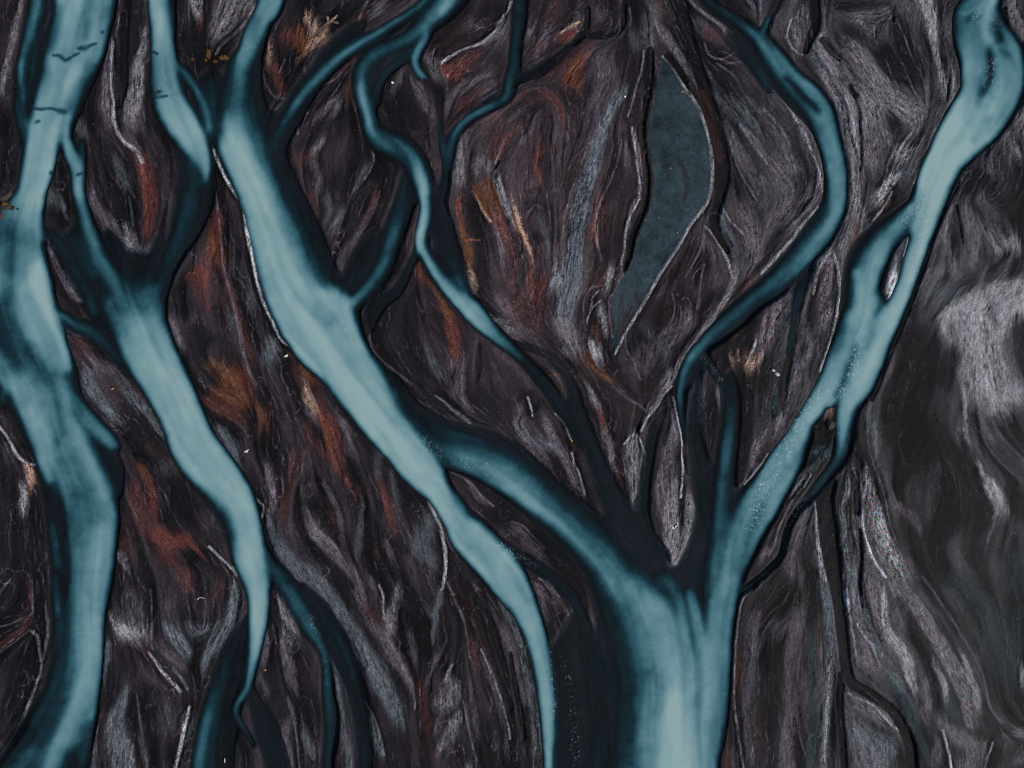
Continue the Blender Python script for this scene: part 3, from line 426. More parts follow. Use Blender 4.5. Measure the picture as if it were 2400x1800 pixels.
# --- row 2, middle
G('deep',.85,[(930,700,26),(945,760,48),(950,820,50),(980,870,34)],.5); RIM('mauve',[(950,658,1.5),(925,690,1.5),(900,718,1.5),(878,745,1.5),(868,775,1.5),(868,800,2),(878,825,2),(900,850,2.5),(930,872,2.5),(965,900,3)],.55,.1)
G('sgrey',.5,[(765,470,12),(775,500,12),(760,520,7)]); G('sgrey',.55,[(800,500,9),(785,530,10),(772,545,6)]); G('mauve',.45,[(880,470,8),(868,500,8),(850,530,8),(825,570,8),(800,600,8)],glint=.4); G('redbr',.6,[(885,450,6),(870,490,6),(862,510,5)]); G('redbr',.4,[(730,460,12),(740,500,10)]); G('mauve',.4,[(800,612,9),(795,630,8)])
G('rust',.7,[(980,618,4),(985,645,7),(1005,665,6),(1020,685,5)]); G('orange',.95,[(1032,700,6),(1042,722,9),(1055,742,10)]); G('rust',.8,[(1055,760,14),(1065,785,18),(1065,815,14),(1070,840,8)],glint=.4); RIM('redbr',[(983,615,1.2),(992,640,1.2),(1008,670,1.5),(1030,705,1.5),(1050,735,1.5)],.7,.1); G('mauve',.5,[(1055,860,12),(1090,840,10),(1075,890,14)],glint=.3); G('sgrey',.4,[(1000,815,9),(1015,850,10),(1030,880,12)])
G('rust',.85,[(1078,460,4),(1076,490,6),(1082,515,6)],glint=.6); G('orange',.9,[(1080,535,7),(1092,560,8),(1100,600,12),(1095,615,10)]); G('tan',.9,[(1100,640,10),(1108,660,14),(1112,680,10)]); G('rust',.6,[(1135,650,10),(1130,670,10)]); RIM('orange',[(1085,563,1.5),(1105,562,1.5),(1125,563,1)],.9,.1); G('deep',.9,[(1120,490,18),(1125,540,16),(1130,600,18),(1130,700,18)],.5); G('orange',.9,[(1115,455,5),(1130,470,8),(1142,500,5)]); RIM('tan',[(1108,450,2),(1122,475,2),(1135,500,3),(1150,520,3)],.7); G('orange',.8,[(1150,455,13),(1160,480,13)]); G('rust',.75,[(1165,500,12),(1172,530,12),(1178,560,10)],glint=.7)
for q in range(9): G('deep',.9,[(1155+q*2.6,468+q*12,3)],.3,-.1)
G('lgrey',.7,[(1172,455,6),(1185,485,6),(1200,515,5),(1205,530,4)]); G('mauve',.7,[(1165,545,6),(1175,590,6),(1178,620,5)]); G('redbr',.6,[(1195,560,8),(1200,620,8),(1200,680,8)],glint=.7); RIM('grey',[(1098,695,2),(1118,715,3),(1140,735,5),(1165,752,8),(1195,775,9)],.8); G('mauve',.6,[(1170,700,14),(1190,730,14)],glint=.6); G('grey',.6,[(1180,755,14),(1200,780,10)])
G('orange',.7,[(1200,505,6),(1212,530,6),(1222,560,6)]); G('tan',.8,[(1205,488,5),(1228,550,6),(1238,580,6),(1248,605,4)]); G('rust',.6,[(1250,610,6),(1245,640,8),(1242,670,8),(1260,680,10),(1275,655,8)],glint=.6); G('deep',.8,[(1240,480,14),(1290,490,20),(1300,560,16),(1265,560,16)],.2); RIM('sgrey',[(1235,500,2),(1255,480,3),(1268,490,2)],.6); G('sgrey',.6,[(1262,500,6),(1275,540,7),(1285,580,6),(1298,610,5)]); RIM('sgrey',[(1280,450,1.5),(1287,500,2),(1290,540,1.5)],.5); RIM('mauve',[(1300,460,1.5),(1302,540,1.5),(1298,590,1.5)],.4)
G('lgrey',.8,[(1300,640,8),(1305,655,15),(1295,670,10)]); G('rust',.7,[(1270,655,9),(1262,680,10),(1250,700,10)],glint=.5); G('redbr',.6,[(1250,720,22),(1245,760,20),(1220,700,16),(1205,740,14)],glint=.9); G('mauve',.5,[(1205,770,16),(1215,790,14)])
G('sgrey',.5,[(1385,480,12),(1375,520,16)]); G('rust',.7,[(1395,500,3),(1388,530,6),(1383,545,6)],glint=.8); G('redbr',.5,[(1410,470,14),(1410,520,14),(1395,560,10)],glint=.4); RIM('rust',[(1402,455,1.5),(1393,490,1.5),(1388,540,1.5),(1398,580,1.5)],.6); G('lgrey',.85,[(1432,630,7),(1428,650,9),(1422,672,6)]); G('rust',.6,[(1412,640,4),(1410,665,4)],glint=.7)
RIM('mauve',[(1410,670,1.5),(1385,675,1.5),(1370,700,1.5),(1367,740,1.5),(1370,775,1.5),(1365,795,1.5)],.7,.08); RIM('lgrey',[(1410,678,1.5),(1390,695,1.2),(1385,720,1.2)],.6,.05); RIM('lgrey',[(1408,705,1.2),(1388,722,1.2),(1378,745,1.5),(1372,775,1.2)],.6,.05); G('deep',.7,[(1385,740,8),(1395,700,8),(1392,760,6)],.4); G('lgrey',.75,[(1408,725,8),(1415,745,9),(1420,775,6)]); G('rust',.5,[(1395,770,8),(1400,790,8)],glint=.8); G('lgrey',.95,[(1385,810,12),(1398,825,15),(1402,845,10)]); G('rust',.8,[(1378,838,9),(1370,845,7)]); G('orange',.9,[(1380,855,5),(1395,870,7),(1415,880,6),(1432,895,4)],glint=.5); RIM('redbr',[(1425,700,1.5),(1425,780,1.5),(1430,820,1.5)],.6)
B([(1200,805,10),(1245,815,10),(1290,835,10),(1325,850,10),(1345,870,8)],.9,lift=-.2); G('dkred',.7,[(1350,860,12),(1362,890,12)]); G('mauve',.6,[(1300,880,10),(1315,880,8)],glint=.4); RIM('orange',[(1288,880,1.5),(1308,876,1.5),(1325,892,1.5)],.6); G('dkbrown',.6,[(1440,840,20),(1460,880,24)])
G('slate',.5,[(1440,720,14),(1440,790,12),(1450,820,16)]); RIM('grey',[(1426,680,1.2),(1428,740,1.2),(1435,790,1.2)],.5,.05)
G('mauve',.4,[(1650,520,14),(1640,560,20),(1690,600,26),(1680,660,30)],.0); G('dkbrown',.7,[(1600,600,14),(1580,650,16),(1560,690,16)]); G('dkbrown',.7,[(1560,720,12),(1530,760,16),(1505,790,14)]); G('mauve',.4,[(1600,760,30),(1560,800,30),(1500,850,34)],.0)
RIM('mauve',[(1650,555,1.2),(1640,585,1.5),(1625,615,1.5),(1605,650,1.5)],.6,.06); RIM('grey',[(1650,620,1.2),(1640,660,1.5),(1638,700,1.5),(1632,725,1.2)],.6,.06); RIM('grey',[(1575,690,1.2),(1580,720,1.2),(1570,770,1.2),(1545,790,1.2)],.4,.05); G('deep',.8,[(1600,690,12),(1630,760,8)]); G('sgrey',.5,[(1500,760,10),(1530,790,12),(1560,830,16)]); B([(1500,785,8),(1520,815,8)],.6,lift=0); G('mauve',.5,[(1600,730,14),(1620,760,14)]); RIM('sgrey',[(1465,790,1.5),(1468,820,2),(1485,850,2),(1500,890,2)],.5,.06)
RIM('lgrey',[(1650,530,1.5),(1672,555,2),(1690,585,2),(1705,615,2.5),(1710,640,2.5)],.75,.12); G('grey',.85,[(1712,620,7),(1722,645,11),(1715,672,11),(1700,700,9),(1678,735,8),(1655,765,7),(1635,792,6),(1615,815,5),(1598,840,5)],glint=.45); G('grey',.7,[(1590,855,9),(1575,875,12),(1560,900,12)],glint=.4)
G('sgrey',.7,[(1692,480,6),(1688,515,10),(1695,540,12),(1715,570,14)]); RIM('lgrey',[(1690,470,1.5),(1698,500,1.5),(1710,520,1.5),(1740,550,1.5)],.5,.06); B([(1695,550,8),(1712,575,6)],.8); G('mauve',.65,[(1745,490,20),(1755,530,24),(1765,580,24),(1770,610,16)],.0,glint=.25); G('sgrey',.5,[(1725,600,14),(1745,640,14)]); G('deep',.6,[(1720,530,8),(1740,570,10)]); G('redbr',.7,[(1745,645,8),(1765,655,8),(1740,680,7)],glint=.5)
G('tan',.7,[(1715,840,7),(1735,850,18),(1760,850,16),(1780,840,10)]); G('lgrey',.8,[(1765,815,6),(1770,800,5)]); RIM('lgrey',[(1748,850,2),(1758,830,2.5),(1768,805,2.5),(1772,795,1.5)],.8); RIM('tan',[(1730,845,2),(1728,820,1.5)],.6); RIM('tan',[(1720,848,1.5),(1708,830,1.5)],.5); G('deep',.8,[(1748,810,8),(1740,790,8),(1730,880,20),(1760,885,16)]); G('redbr',.6,[(1770,730,8),(1740,765,8),(1720,790,7)],glint=1.0); G('mauve',.8,[(1795,740,8),(1785,790,9),(1782,830,9)],glint=.9); G('mauve',.7,[(1652,880,9),(1640,900,6)],glint=.3)
# --- row 2, east
G('grey',.5,[(1840,470,14),(1850,510,18),(1860,540,14)],glint=.2); G('mauve',.4,[(1815,520,18),(1900,450,12)]); RIM('lgrey',[(1918,485,3),(1890,515,4),(1862,552,6),(1832,590,6),(1805,618,6),(1782,640,4)],.7,.12)
G('mauve',.75,[(1830,690,5),(1825,715,9),(1812,755,14),(1802,800,12),(1800,820,6)],glint=1.0); G('mauve',.8,[(1945,568,5),(1940,585,5)],glint=1.0); RIM('lgrey',[(1945,590,1.5),(1925,615,2),(1912,650,2),(1905,690,1.5)],.6); G('mauve',.85,[(1945,600,6),(1940,650,12),(1930,690,20),(1935,740,16),(1925,770,10)],glint=.7); RIM('lgrey',[(1950,590,2),(1962,630,3),(1967,680,3),(1962,720,2.5),(1955,755,2.5),(1948,790,2.5),(1935,830,3),(1920,870,3)],.85,.15); G('deep',.7,[(1925,640,9),(1915,660,6),(1900,780,10),(1920,810,12),(1930,790,10)],.1); G('grey',.5,[(1885,770,8),(1895,820,10),(1880,850,10),(1870,880,12)],glint=.3); G('mauve',.6,[(1872,800,7),(1865,840,8),(1860,880,9)],glint=.7)
G('grey',.8,[(1995,455,16),(2010,490,16),(2020,520,14),(2030,535,6)],glint=.4); RIM('lgrey',[(2090,450,1.5),(2075,480,2),(2055,505,2.5),(2035,535,2)],.7); G('redbr',.85,[(2065,490,8),(2080,475,6)]); G('redbr',.8,[(2000,520,8),(2010,545,10),(2000,575,12),(1990,590,8)]); G('lgrey',.6,[(2050,460,10),(2060,470,9)],glint=.8); G('grey',.5,[(1985,560,5),(1982,520,5)],glint=.5)
G('sgrey',.9,[(2125,550,4),(2112,575,9),(2102,605,11),(2095,630,9)]); RIM('lgrey',[(2131,545,1.5),(2124,575,1.5),(2117,600,1.5)],.8); G('white',.85,[(2092,645,11),(2088,670,12),(2085,695,9)],glint=1.0)
B([(2245,425,5),(2224,470,6),(2206,505,6),(2186,555,6),(2172,600,6),(2154,655,6),(2138,700,6),(2118,750,6),(2094,805,6),(2076,850,6),(2055,905,6),(2040,935,5)],1,lift=-.25)  # shade of the bank facing away from the sun, painted black
G('grey',.7,[(2228,455,5),(2225,490,8),(2210,530,8),(2195,565,7)]); G('grey',.6,[(2215,545,16),(2220,580,10),(2235,620,12),(2240,650,12)]); B([(2240,480,2.5),(2248,530,3),(2255,570,2)],.8); G('grey',.6,[(2260,480,18),(2270,520,20),(2280,560,20),(2275,620,14)],.0); G('grey',.55,[(2300,470,20),(2320,510,22),(2330,540,22),(2360,570,20)],.0); B([(2305,505,18),(2340,530,14)],.6,lift=0); G('lgrey',.6,[(2310,545,9),(2345,590,9),(2370,560,18),(2380,580,16)],.0); B([(2300,590,14),(2310,630,16),(2350,600,8)],.7,lift=0); G('grey',.5,[(2200,640,14),(2170,660,8),(2160,700,10),(2180,680,12)]); RIM('lgrey',[(2175,630,1.5),(2160,655,1.5),(2150,690,1.5),(2135,720,1.5)],.5)
B([(2150,780,30),(2140,850,46),(2180,870,40),(2130,930,60),(2190,800,20)],1,lift=-.05); G('sgrey',.45,[(2190,690,26),(2230,670,22),(2200,720,20)],.0)
SHEEN = [(2192,742),(2215,718),(2250,702),(2290,682),(2315,672),(2345,662),(2410,652),(2480,650),(2470,760),(2400,740),(2380,735),(2362,765),(2350,800),(2345,840),(2365,870),(2385,900),(2390,935),(2350,960),(2300,962),(2275,940),(2262,905),(2250,870),(2262,830),(2240,800),(2215,795),(2200,770)]
def pale():  # sky glare on wet sand, painted into the albedo as pale silt
    s_, pm = polymask(resample([p+(0,) for p in SHEEN+[SHEEN[0]]], 10)[:, :2], 22.0); _, hd = polymask(resample([p+(0,) for p in SHEEN+[SHEEN[0]]], 10)[:, :2], 4.0)
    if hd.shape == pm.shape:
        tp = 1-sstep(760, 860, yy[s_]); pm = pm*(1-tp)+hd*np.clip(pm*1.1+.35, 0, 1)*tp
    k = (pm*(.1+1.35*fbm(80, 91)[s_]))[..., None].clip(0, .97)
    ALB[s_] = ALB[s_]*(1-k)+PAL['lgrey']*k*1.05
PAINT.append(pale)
G('lgrey',.6,[(2310,700,24),(2350,690,22),(2300,750,24),(2310,810,24),(2320,880,24)],.0); B([(2312,690,4),(2320,725,6),(2330,755,7),(2328,775,4)],.7,lift=0); B([(2225,770,12),(2240,790,10)],.6,lift=0); B([(2265,660,26),(2215,655,14)],.4,lift=0)  # lgrey strokes brighten the same painted glare
B([(2385,770,18),(2395,820,30),(2410,870,26)],.9,lift=0); B([(2225,830,22),(2215,900,26)],.9,lift=0)
# --- row 3, west
RIM('lgrey',[(-10,985,2),(12,1010,3),(30,1040,3),(42,1065,3),(60,1082,2.5),(80,1090,2)],.7); G('tan',.75,[(68,1095,8),(75,1115,12),(72,1135,8)]); G('lgrey',.95,[(55,1140,10),(58,1165,12),(52,1190,9),(50,1205,4)]); G('deep',.7,[(20,1100,30),(30,1200,30),(30,1300,40)],.2); G('sgrey',.4,[(20,1050,16)])
B([(40,1000,10),(60,1040,12),(70,1070,8)],.9,lift=-.1); G('rust',.5,[(65,1275,4)]); G('sgrey',.5,[(38,1342,4)])
G('orange',.7,[(330,1090,8),(345,1110,8),(352,1125,8)]); G('rust',.75,[(355,1140,10),(362,1170,12),(365,1195,10)]); G('redbr',.85,[(318,1130,8),(322,1170,20),(335,1205,24),(355,1240,24),(385,1270,24),(400,1300,18)]); G('rust',.75,[(375,1255,16),(400,1275,16),(430,1262,14),(448,1272,9),(465,1290,5),(480,1305,3)]); B([(440,1295,16),(460,1310,14)],.8,lift=-.05); G('redbr',.6,[(380,1300,14),(415,1330,12),(430,1345,14)]); G('redbr',.5,[(300,1290,16),(290,1260,14)],glint=.5)
B([(420,1130,36),(440,1200,30),(400,1080,24),(340,1040,22)],.8,lift=0); G('mauve',.3,[(400,1090,30)],.0,glint=.6); G('redbr',.4,[(360,1050,16)],glint=.6)
G('lgrey',.75,[(276,1300,5),(288,1308,8),(298,1310,5)]); G('lgrey',.6,[(292,1325,4),(302,1338,6)]); RIM('lgrey',[(492,1280,2.5),(503,1290,3),(515,1302,2.5),(535,1320,2),(548,1335,2),(556,1350,1.5)],.8)
G('sgrey',.7,[(525,1010,14),(540,1040,18),(550,1070,14),(560,1100,8)],.0); RIM('lgrey',[(562,1060,1)],.3); G('orange',.5,[(510,925,16),(545,920,16),(570,945,16)]); G('rust',.5,[(520,960,16),(490,940,10),(560,980,14)])
G('sgrey',.5,[(455,910,4),(475,965,3)])
G('deep',.7,[(330,980,20),(390,1070,20)],.2); G('redbr',.5,[(330,900,12),(350,940,10),(372,985,8)])
# --- row 3, middle-left
G('tan',.6,[(718,900,8),(725,935,14),(738,960,14)]); G('mauve',.7,[(722,960,10),(735,975,10)]); G('rust',.95,[(755,970,12),(772,1000,20),(780,1030,17),(782,1060,13)]); G('orange',.7,[(765,1010,7),(772,1040,8),(778,1070,8),(788,1100,9)]); G('mauve',.75,[(800,990,12),(815,1010,12),(815,1050,12)]); G('redbr',.7,[(720,1000,12),(728,1030,12),(800,1080,14),(745,920,10)]); B([(745,1000,4),(752,1020,4),(760,1050,3)],.9,lift=-.1)
B([(790,950,16),(805,970,12)],.7,lift=0); G('orange',.7,[(605,950,6),(615,980,9),(630,1005,6)]); G('redbr',.5,[(610,1010,14),(640,960,12)]); G('mauve',.75,[(628,1090,4),(632,1120,9),(640,1160,13),(645,1200,10)]); G('redbr',.5,[(660,1210,14),(700,1060,14)]); G('mauve',.85,[(720,1210,10),(735,1240,18),(760,1270,20),(790,1300,18)]); G('lgrey',.3,[(740,1250,14)]); G('mauve',.5,[(770,1150,8),(790,1190,8),(800,1230,9)]); G('rust',.8,[(812,1120,6),(818,1140,6)]); G('rust',.6,[(775,1200,3),(780,1220,3)]); G('redbr',.6,[(840,1150,10),(835,1170,8)])
G('redbr',.85,[(895,1130,6),(905,1165,9),(915,1200,9),(922,1240,8)]); G('rust',.5,[(900,1160,6),(912,1195,5)]); G('mauve',.5,[(905,1270,8),(920,1310,8)]); G('sgrey',.5,[(850,1180,7),(845,1240,9),(840,1300,9)]); G('sgrey',.5,[(885,1120,6),(890,1045,7),(895,1070,6)]); G('sgrey',.4,[(920,1120,8),(930,1170,8)]); G('redbr',.6,[(880,1290,5),(885,1300,5)])
RIM('lgrey',[(776,905,1),(800,945,1),(830,985,1),(862,1020,1.2),(900,1062,1.5),(925,1085,2.2),(950,1120,3.6),(980,1150,3.4),(1000,1165,3.4),(1018,1200,3.8),(1032,1235,4),(1042,1280,4),(1045,1320,4),(1042,1350,3.5),(1036,1380,3.5)],.9,.22); G('sgrey',.85,[(1036,1380,5),(1030,1405,7),(1022,1430,6),(1016,1460,4),(1014,1500,3)])
G('sgrey',.6,[(1015,1200,14),(1000,1240,26),(985,1280,26),(1010,1310,20)],.0); G('mauve',.8,[(1060,930,7),(1075,905,9),(1088,940,12),(1098,965,11)]); G('mauve',.75,[(1080,880,8),(1085,910,10)]); RIM('grey',[(1022,928,1.5),(1045,945,2.5),(1062,960,4),(1085,978,5),(1100,990,4)],.8); G('deep',.7,[(1130,920,30),(1150,980,26),(1000,960,16),(1040,985,16)],.2); G('redbr',.3,[(960,930,12)])
G('dkbrown',.8,[(1080,1130,14),(1110,1165,22),(1145,1200,20)],.4); RIM('mauve',[(1050,1104,1.5),(1080,1115,2),(1105,1135,4),(1130,1165,4),(1155,1185,2.5)],.7); G('mauve',.5,[(1110,1150,10),(1130,1175,8)]); G('mauve',.25,[(1180,1245,18)])
# --- row 3, middle
G('mauve',.8,[(1215,960,14),(1215,985,14),(1225,1015,16),(1250,1050,16),(1275,1075,12)],glint=.2); G('mauve',.8,[(1275,970,8),(1285,1000,13),(1300,1035,15),(1320,1065,12),(1330,1090,13),(1345,1120,11),(1358,1145,8),(1368,1160,4)],glint=.4); G('sgrey',.6,[(1225,1005,12),(1245,1035,12),(1310,1050,10)]); B([(1260,980,9),(1248,950,8)],.7,lift=-.05); RIM('lgrey',[(1236,930,1.2),(1243,950,1.5),(1248,975,1.5)],.8); RIM('lgrey',[(1300,970,1),(1320,990,1),(1332,1015,1.2),(1338,1030,1.2)],.7); RIM('lgrey',[(1340,1060,1.2),(1346,1090,1.2),(1357,1110,1.2),(1368,1150,1.5),(1370,1160,1.2)],.8)
G('redbr',.6,[(1305,905,10),(1325,930,10),(1332,915,8)],glint=.6); G('grey',.85,[(1378,905,6),(1388,930,9),(1402,955,7)],glint=.3); G('rust',.8,[(1403,965,4),(1410,985,4),(1418,1000,4)]); G('mauve',.7,[(1412,1000,6),(1422,1025,10),(1435,1050,12),(1435,1080,10)]); G('dkbrown',.6,[(1440,950,22),(1445,990,20),(1500,930,20)],.1); RIM('mauve',[(1435,905,1.5),(1465,930,1.5),(1495,948,2),(1515,965,2)],.6); G('rust',.5,[(1470,935,3),(1490,945,3)]); G('grey',.9,[(1485,1025,9),(1480,1055,20),(1490,1080,20),(1480,1110,18),(1492,1140,14),(1490,1170,15),(1495,1200,9),(1492,1215,5)],.4,glint=.25)
RIM('lgrey',[(1462,1040,1.2),(1475,1025,1.5),(1488,1018,1.5),(1498,1030,1.2),(1512,1065,1.5),(1510,1100,1.5),(1507,1150,1.2),(1505,1185,1.2)],.8); G('redbr',.7,[(1450,1095,5),(1455,1120,5)]); G('grey',.7,[(1570,900,8),(1550,925,8),(1535,950,7),(1520,970,6),(1505,1000,4)],glint=.4); RIM('lgrey',[(1575,905,1),(1555,925,1.2),(1540,950,1.2),(1520,975,1.5),(1500,1010,1.2)],.7)
G('grey',.75,[(1577,945,3),(1578,965,7),(1582,1000,12),(1578,1030,14),(1560,1055,12)],.4); RIM('white',[(1576,930,1),(1582,960,1.2),(1590,990,1.2),(1596,1030,1.2),(1598,1080,1.2),(1597,1130,1.5),(1594,1165,1.5)],.7,.15); G('mauve',.85,[(1560,1060,14),(1565,1090,20),(1550,1130,16),(1545,1165,16),(1550,1190,12)],.4,glint=.4); G('grey',.95,[(1580,1130,12),(1575,1170,16),(1572,1220,20),(1575,1270,22),(1578,1310,15),(1573,1338,7)],.5,glint=.25); G('deep',.7,[(1560,1105,8),(1585,1120,7)],.2); G('grey',.95,[(1612,1165,7),(1618,1190,15),(1620,1220,15),(1610,1255,14),(1595,1280,14)],.5,glint=.3); G('grey',.4,[(1540,990,5),(1545,1000,4)]); G('mauve',.85,[(1640,900,16),(1640,930,16),(1636,960,14),(1640,980,8)],glint=.4); G('grey',.7,[(1682,905,6),(1684,930,6),(1683,942,4)]); B([(1600,1180,3),(1588,1200,3)],.5,lift=-.1)
G('mauve',.8,[(1790,1020,8),(1775,1040,12),(1768,1070,12),(1764,1095,8)],glint=.5); RIM('lgrey',[(1798,1062,1.2),(1785,1085,1.2),(1765,1108,1.2),(1745,1135,1.5)],.8)
B([(1735,900,20),(1748,960,22),(1745,1020,18),(1738,1090,18)],.95,lift=-.1); B([(1720,1000,8)],.2)
G('dkbrown',.7,[(1800,1270,10),(1782,1300,14),(1770,1320,10)]); G('grey',.6,[(1782,1310,10),(1795,1290,8)])
# --- row 3, east
G('mauve',.7,[(1872,880,10),(1850,920,14),(1835,960,12),(1822,1000,12),(1808,1020,10)],glint=.6); G('redbr',.4,[(1805,1030,6)]); G('slate',.9,[(1815,900,7),(1812,940,9),(1812,970,9),(1808,985,6)],glint=1.0); G('tan',.55,[(1932,955,9),(1945,965,10)]); B([(1915,985,12),(1922,1010,16),(1925,1030,12)],1,lift=-.1); G('slate',.9,[(1905,1065,6),(1920,1055,12),(1938,1058,13),(1928,1075,12)],glint=1.0); G('slate',.8,[(1912,1090,8),(1895,1110,7)],glint=.8)
G('grey',.85,[(1895,1108,5),(1878,1122,9),(1865,1140,9),(1858,1152,6)]); RIM('lgrey',[(1900,1112,1),(1885,1135,1.2),(1868,1158,1.2)],.7); G('dkbrown',.8,[(1850,1175,7),(1838,1200,7),(1822,1230,7)]); RIM('grey',[(1855,1170,1.5),(1840,1200,1.5),(1822,1240,1.5),(1810,1280,2),(1800,1300,2)],.7); G('slate',.9,[(1890,1165,5),(1875,1182,8),(1868,1190,5)],glint=1.0)
G('mauve',.55,[(1890,1170,7),(1885,1200,14),(1870,1250,18),(1850,1310,22),(1870,1350,24)],glint=.3); RIM('lgrey',[(1905,1168,1.5),(1910,1200,2.5),(1912,1240,4),(1916,1280,5),(1922,1320,5.5),(1930,1360,6)],.75,.2); G('sgrey',.8,[(1912,1260,6),(1920,1320,9),(1930,1370,11),(1938,1440,12)],glint=.3); B([(1865,1290,16),(1850,1280,9)],.5,lift=0)
B([(1945,1130,16),(1932,1175,22),(1940,1240,22),(1948,1300,22),(1958,1360,19),(1965,1420,16),(1975,1500,15),(1982,1560,14),(1995,1600,13),(2025,1618,13),(2060,1640,12),(2092,1668,12),(2115,1705,13),(2132,1750,14),(2140,1830,14),(2150,1950,14)],1,lift=-.5)
B([(1972,1580,10),(1968,1650,9),(1972,1720,9),(1976,1800,9),(1975,1950,9)],1,lift=-.3); B([(2000,1110,12),(2005,1150,10),(2010,1200,8)],.9); B([(1990,1060,14),(2010,1090,12)],.8)
G('sgrey',.85,[(1988,1115,3),(1982,1160,6),(1973,1195,7),(1975,1230,8),(1980,1270,7),(1985,1310,9),(1998,1350,11)],.4,glint=.7); G('mauve',.7,[(2000,1210,6),(2005,1250,8),(2008,1270,5)],glint=1.0); RIM('grey',[(1988,1190,1.5),(1988,1230,1.5),(1995,1270,1.5)],.6)
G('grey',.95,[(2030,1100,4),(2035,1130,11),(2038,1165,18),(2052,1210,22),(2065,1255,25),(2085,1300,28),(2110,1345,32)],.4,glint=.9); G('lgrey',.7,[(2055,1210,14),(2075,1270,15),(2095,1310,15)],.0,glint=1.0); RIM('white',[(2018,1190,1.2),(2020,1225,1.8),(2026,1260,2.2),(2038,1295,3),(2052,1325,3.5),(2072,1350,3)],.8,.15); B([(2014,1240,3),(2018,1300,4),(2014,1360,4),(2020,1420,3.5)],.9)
G('sgrey',.6,[(2032,955,7),(2038,990,10),(2048,1030,9),(2055,1070,8),(2062,1110,5)]); RIM('sgrey',[(2030,965,1),(2028,1000,1.2),(2034,1050,1.2),(2050,1100,1.2),(2068,1150,1.5),(2078,1210,1.5),(2095,1260,1.5)],.5); B([(2120,980,46),(2130,1060,50),(2110,1120,26),(2160,1000,50),(2230,1100,34),(2240,1200,40),(2180,1270,40),(2200,1350,40)],.95,lift=0)
G('mauve',.5,[(2090,1180,10),(2120,1195,16),(2145,1220,12),(2155,1245,8)],.0); G('dslate',.3,[(2190,1110,24),(2185,1150,24)],.0); G('sgrey',.3,[(2200,1100,12)],.0)
G('lgrey',.65,[(2255,905,7),(2262,945,5),(2260,990,7),(2262,1020,7),(2268,1035,5)],.0); G('grey',.6,[(2250,1000,10),(2245,1040,6)]); G('lgrey',.7,[(2290,1080,3),(2297,1105,6),(2310,1125,9)]); G('lgrey',.95,[(2318,1145,14),(2335,1170,20),(2348,1192,20),(2355,1210,12)],.3); G('grey',.75,[(2335,1215,9),(2322,1240,4),(2315,1265,3)]); G('grey',.6,[(2290,915,16),(2310,950,18),(2300,990,12),(2320,1030,12)],.0)
RIM('sgrey',[(2295,1010,2),(2320,1055,2.5),(2350,1090,2.5),(2390,1125,2)],.6,.1); RIM('sgrey',[(2320,980,2),(2350,1030,2),(2400,1080,2)],.4,.1); B([(2280,960,7),(2290,1010,6),(2300,1060,5)],.8,lift=-.1); B([(2360,1000,26),(2380,1060,20)],.6,lift=0); G('dslate',.5,[(2380,1300,40),(2390,1370,40)],.0); B([(2370,1140,18),(2330,1290,24)],.6,lift=0); G('sgrey',.5,[(2390,1230,12)],.0)
# --- row 4, west
RIM('sgrey',[(-5,1398,1),(12,1375,1.2),(28,1355,1.2)],.6,.05); G('redbr',.6,[(75,1370,6),(76,1410,6)]); RIM('mauve',[(76,1360,1.2),(78,1400,1),(78,1435,1.2),(60,1445,1.2),(30,1460,1.2),(0,1468,1.2)],.6,.08); G('redbr',.8,[(65,1462,9),(45,1480,8),(15,1505,7),(-5,1515,7)]); RIM('mauve',[(72,1475,1.2),(40,1500,1.5),(0,1530,2)],.5,.08)
RIM('grey',[(75,1478,3),(88,1490,4),(92,1515,3.5),(96,1545,3),(98,1560,3),(90,1590,3.2),(76,1630,3.5),(55,1680,3.2),(30,1725,2.5),(5,1765,2.5),(-10,1785,2)],.8,.15); RIM('sgrey',[(108,1420,1.5),(113,1475,3.5),(108,1510,3.5),(102,1545,3)],.7,.1); G('deep',.8,[(50,1560,34),(30,1620,30)],.3)
G('lgrey',.85,[(264,1452,4),(278,1468,11),(298,1482,15),(325,1480,10),(345,1480,6)],.4); G('sgrey',.5,[(300,1440,20),(325,1450,16),(318,1400,12)],.0); G('sgrey',.3,[(330,1470,10)]); G('sgrey',.6,[(270,1435,8)]); B([(335,1455,9)],.8,lift=0); G('sgrey',.6,[(252,1500,6),(258,1515,9),(250,1550,8),(247,1590,6)]); G('grey',.35,[(358,1470,3),(355,1500,4)])
G('sgrey',.9,[(302,1610,4),(292,1640,12),(275,1680,20),(278,1720,28),(285,1760,32),(290,1810,33),(290,1950,34)],.5,glint=.15); G('mauve',.4,[(285,1730,20)]); G('sgrey',.75,[(228,1740,4),(222,1770,9),(218,1810,14)],.4); B([(262,1570,14),(265,1620,12),(255,1660,8)],.8,lift=0)
G('redbr',.8,[(333,1512,3),(348,1528,5),(358,1540,4)]); RIM('lgrey',[(350,1525,1.5),(368,1548,2.5),(385,1572,3),(405,1595,3),(425,1618,3)],.9,.15); RIM('sgrey',[(405,1560,1.5),(425,1585,3),(440,1612,4)],.7); RIM('lgrey',[(445,1655,2.5),(437,1690,4),(428,1730,4.5),(420,1770,4.5),(410,1810,4),(395,1900,4)],.9,.15); G('sgrey',.5,[(450,1680,5),(440,1740,5)]); RIM('mauve',[(355,1380,1.2),(358,1450,1.5),(357,1500,1.5),(362,1520,1.5)],.6)
